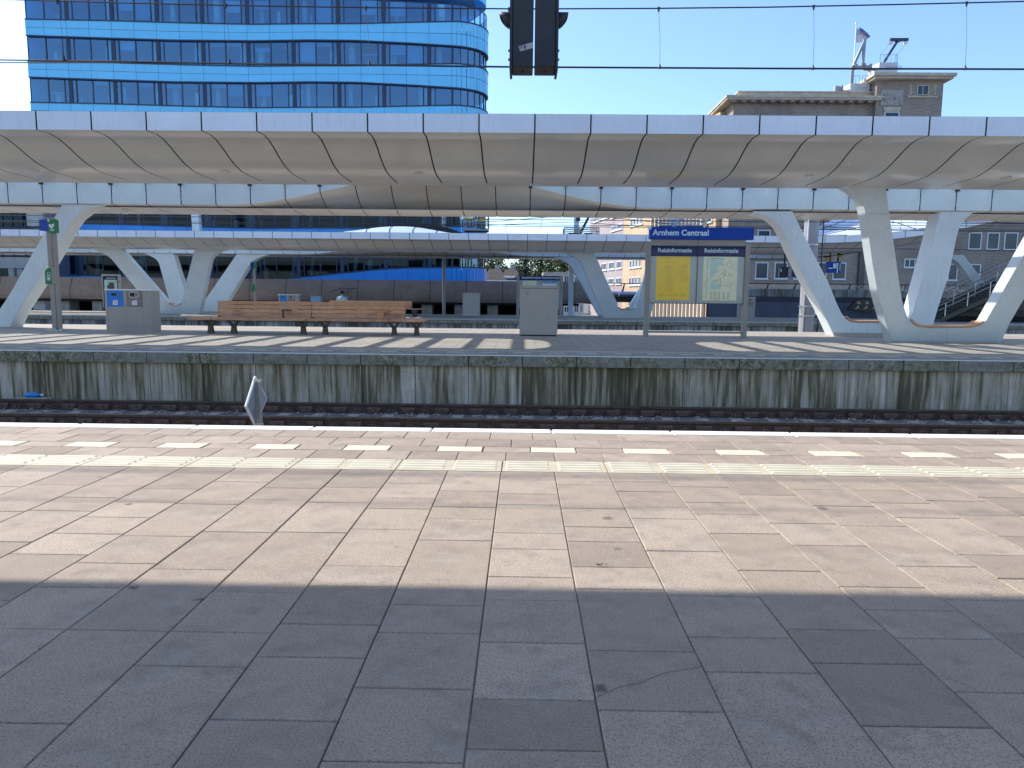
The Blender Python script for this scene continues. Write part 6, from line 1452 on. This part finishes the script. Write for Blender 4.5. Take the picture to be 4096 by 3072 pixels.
for k in range(7): x = p.x + .1 + k * .1; b.tube([(x, 53.97, r.z), (x, 53.97, p.z)], .012, 4)
b.build('mesh_infill', 'steel', o)

# ================================================================== signal hanging over the track
YSg = 9.4
def sp(x, y): return at(x, y, YSg)
tops = 5.15
for i, (xa_, xb_, hx, lab) in enumerate(((2047, 2132, 1995, 'black signal casing with a torn sticker, hanging from above, hood pointing left'), (2138, 2222, 2278, 'black signal casing without sticker, hanging from above, hood pointing right'))):
    p, r = sp(xa_, 305), sp(xb_, 268); o = thing('railway_signal', lab, 'railway signal', ((p.x + r.x) / 2, YSg + .15, p.z), 'pair of hanging railway signals')
    b = MB(); b.box(p.x, r.x, YSg, YSg + .37, r.z, tops); b.build('casing', 'signal', o, bevel=.012)
    xs_ = p.x if i == 0 else r.x; s = -1 if i == 0 else 1
    b = MB(); b.box(min(xs_, xs_ + s * .03), max(xs_, xs_ + s * .03), YSg - .02, YSg + .39, r.z - .035, tops); b.build('front_plate', 'signal', o)
    zt_h, zb_h = sp(2000, 21).z, sp(2040, 90).z; ln = abs(sp(hx, 25).x - xs_); rows = []
    zc_ = (zt_h + zb_h) / 2; rr_ = (zt_h - zb_h) / 2
    for k in range(9):
        t = k / 8; a0 = 200 * 1.0
        rows.append([(xs_ + s * ln * t, YSg + .22 + rr_ * math.cos(rad(a)), zc_ + rr_ * math.sin(rad(a))) for a in [-90 + 0 + (q * 360 / 16) for q in range(17)] if True])
    # hood: tube cut away underneath towards its mouth
    hd_ = MB(); n = 16; rg = []
    for q in range(n + 1):
        a = rad(-90 + 360 * q / n); up_ = (math.sin(a) + 1) / 2; l = ln * (.12 + .88 * math.sin(math.pi / 2 * up_) ** .9)
        rg.append([(xs_ + s * l * t, YSg + .22 + rr_ * math.cos(a), zc_ + rr_ * math.sin(a)) for t in (0, .5, 1)])
    hd_.grid(rg); h_ = hd_.build('hood', 'signal', o, smooth=True, angle=60); sd = h_.modifiers.new('thickness', 'SOLIDIFY'); sd.thickness = .008
    b = MB(); b.tube([(xs_ + s * .03, YSg + .22, zc_), (xs_ + s * .05, YSg + .22, zc_)], rr_ * .85, 14); b.build('lens', 'winglass', o)
    for (u, v) in ((.5, .5),):
        c = sp((xa_ + xb_) / 2, 289); b = MB(); b.tube([(c.x, YSg + .2, r.z + .01), (c.x, YSg + .2, r.z - .008)], .022, 10); b.build('drain_plug', 'black', o)
    for yq in (192, 228):
        c = sp(xa_ if i == 0 else xb_, yq); b = MB(); b.tube([(xs_, YSg + .1, c.z), (xs_ + s * .05, YSg + .1, c.z)], .016, 6); b.build('bolt', 'signgrey', o)
    if i == 0:
        A = [sp(2073, 185), sp(2131, 169), sp(2132, 192), sp(2081, 206)]; b = MB(); b.prism([Vector((v.x, YSg - .003, v.z)) for v in A], [Vector((v.x, YSg - .0005, v.z)) for v in A]); stt = b.build('sticker', 'conc', o)
        b = MB(); c = sp(2100, 188); b.ball((c.x, YSg - .004, c.z), .012, 6, 5, sy=.1, sz=2.2)
        for k in range(4): c = sp(2079 + k * 4, 190 - k); b.box(c.x, c.x + .004, YSg - .0042, YSg - .0032, c.z - .02, c.z + .02)
        b.build('sticker_print', 'mullion', stt)
    b = MB(); xm = (p.x + r.x) / 2; b.tube([(xm, YSg + .22, tops - .02), (xm, YSg + .22, tops + .4)], .05, 8); b.build('hanger', 'steel', o)

# ================================================================== overhead wires
def wire(name, pts, r, mat_='wire', parent=None):
    b = MB(); b.tube(pts, r, 5); return b.build(name, mat_, parent, smooth=True)
YWr = 11.75
ow = thing('overhead_line', 'overhead line above the nearer visible track, its droppers hanging between two dark wires', 'overhead line', (0, YWr, 4.5))
def ext(pts):   # carry the line on beyond both frame edges
    d0 = (pts[0] - pts[1]).normalized(); d1 = (pts[-1] - pts[-2]).normalized(); return [pts[0] + d0 * 14] + pts + [pts[-1] + d1 * 14]
cw = [at(x, y, YWr) for x, y in ((0, 240), (512, 246), (1024, 257), (1500, 262), (2048, 269), (3072, 275), (4096, 278))]
wire('contact_wire', ext(cw), .012, parent=ow)
wire('contact_wire', ext([p + Vector((0, .05, .024 - .05 * max(0, 2 - i) / 2)) for i, p in enumerate(cw)]), .010, parent=ow)
ms = [at(x, y, YWr) for x, y in ((0, -3), (500, 12), (1024, 24), (1500, 31), (2100, 36), (2600, 34), (3072, 29), (3600, 18), (4096, 6))]
wire('messenger_wire', ext(ms), .011, parent=ow)
for (x0, y0, x1, y1) in ((230, 5, 257, 240), (903, 21, 919, 252), (1464, 31, 1477, 260), (2036, 36, 2041, 267), (2635, 34, 2639, 272), (3255, 26, 3252, 276), (3867, 12, 3861, 277)):
    p, r = at(x0, y0, YWr), at(x1, y1, YWr); m_ = (p + r) / 2 + Vector((.012, 0, 0)); b = MB(); b.tube([p, m_, r], .0028, 4); d = b.build('dropper', 'wire', ow)
    b = MB(); b.tube([p + Vector((0, 0, .02)), p - Vector((0, 0, .05))], [.022, .012], 6); b.tube([r + Vector((0, 0, .06)), r + Vector((0, 0, .02)), r - Vector((0, 0, .01))], [.008, .02, .024], 6); b.build('dropper_clamp', 'wire', d)
wo = thing('overhead_line', 'overhead line above the hidden track beside the near platform, out of view above', 'overhead line', (0, 7.2, 5.2))
for y, z, r in ((7.15, 4.75, .009), (7.21, 4.75, .009), (7.15, 5.75, .009)): wire('contact_wire' if z < 5 else 'messenger_wire', [(-40, y, z), (0, y, z - .02), (40, y, z)], r, parent=wo)
YF2 = 33.5
for Yy, rows_, lab in ((29.6, ((878, 886), (832, 840)), 'thin distant overhead line over the first track beyond the bench'), (34.2, ((899, 903), (905, 909)), 'thin distant overhead line just above the farther canopy edge')):
    o = thing('overhead_line', lab, 'overhead line', (0, Yy, 5))
    for k, (ya_, yb_) in enumerate(rows_):
        p, r = at(0, ya_ - 18, Yy), at(4096, ya_ + 18, Yy); p.z = r.z = (p.z + r.z) / 2; wire('contact_wire' if k == 0 else 'messenger_wire', [p + Vector((-10, 0, 0)), r + Vector((10, 0, 0))], .014, parent=o)
o = thing('overhead_line', 'sagging pair of distant wires running to the light blue post above the farther canopy', 'overhead line', (0, 46, 6))
wire('messenger_wire', [at(1700, 905, 46), at(1900, 892, 46), at(2100, 876, 46), at(2316, 859, 46), at(2500, 876, 46), at(2700, 897, 46)], .02, parent=o)
wire('messenger_wire', [at(1850, 904, 46), at(2100, 895, 46), at(2300, 888, 46), at(2450, 898, 46), at(2600, 905, 46)], .018, parent=o)
for x0, y0, x1, y1 in ((2028, 884, 2022, 928), (2168, 874, 2160, 926), (2456, 873, 2456, 898)): b = MB(); b.tube([at(x0, y0, 46), at(x1, y1, 46)], .01, 4); b.build('dropper', 'wire', o)
for (Yy, z, lab) in ((36.4, 5.2, 'upper thin wires crossing in front of the rising pale roof'), ):
    o = thing('overhead_line', lab, 'overhead line', (15, Yy, z))
    for (x0, y0, x1, y1) in ((3480, 872, 4150, 895), (3480, 902, 4150, 905), (3480, 920, 4150, 928), (3200, 992, 4150, 1002)):
        wire('contact_wire', [at(x0 - 200, y0 - 2, Yy), at(x1, y1, Yy)], .016, parent=o)
    for (x0, y0, x1, y1) in ((3575, 878, 3570, 903), (3607, 872, 3602, 918), (3664, 848, 3664, 900)): b = MB(); b.tube([at(x0, y0, Yy), at(x1, y1, Yy)], .012, 4); b.build('dropper', 'wire', o)
for o in bpy.data.objects:
    if o.type == 'MESH' and o.parent is None and 'label' not in o and 'kind' not in o: print('UNTAGGED', o.name)

# white slanted strut seen against the dark office windows, and a small loudspeaker under the wing
A_ = [at(x, y, 57.0) for x, y in ((757, 780), (785, 780), (802, 960), (773, 960))]
wp = thing('slanted_strut', 'white slanted steel strut standing against the dark office windows above the canopy', 'strut', (A_[2].x, 57, -1.5))
d_ = A_[2] - A_[1]; kz = (-1.5 - A_[2].z) / d_.z
b = MB(); lowr = [A_[2] + d_ * kz, A_[3] + (A_[3] - A_[0]) * kz]; b.prism([A_[0], A_[1], lowr[0], lowr[1]], [p + Vector((0, .5, 0)) for p in (A_[0], A_[1], lowr[0], lowr[1])]); b.build('strut_body', 'vwhite', wp)
b = MB(); b.box(lowr[1].x - .2, lowr[0].x + .2, 56.8, 57.7, -1.5, -1.3); b.build('foot', 'conc', wp)
p, r = at(482, 832, 22.8), at(502, 854, 22.8)
ls = thing('loudspeaker', 'small white loudspeaker box hanging under the canopy near the left column leg', 'loudspeaker', ((p.x + r.x) / 2, 22.9, p.z))
b = MB(); b.box(p.x, r.x, 22.8, 22.98, r.z, p.z); b.build('speaker_box', 'white', ls, bevel=.01); b = MB(); b.box((p.x + r.x) / 2 - .02, (p.x + r.x) / 2 + .02, 22.87, 22.91, p.z, 3.68); b.build('bracket', 'greysteel', ls)
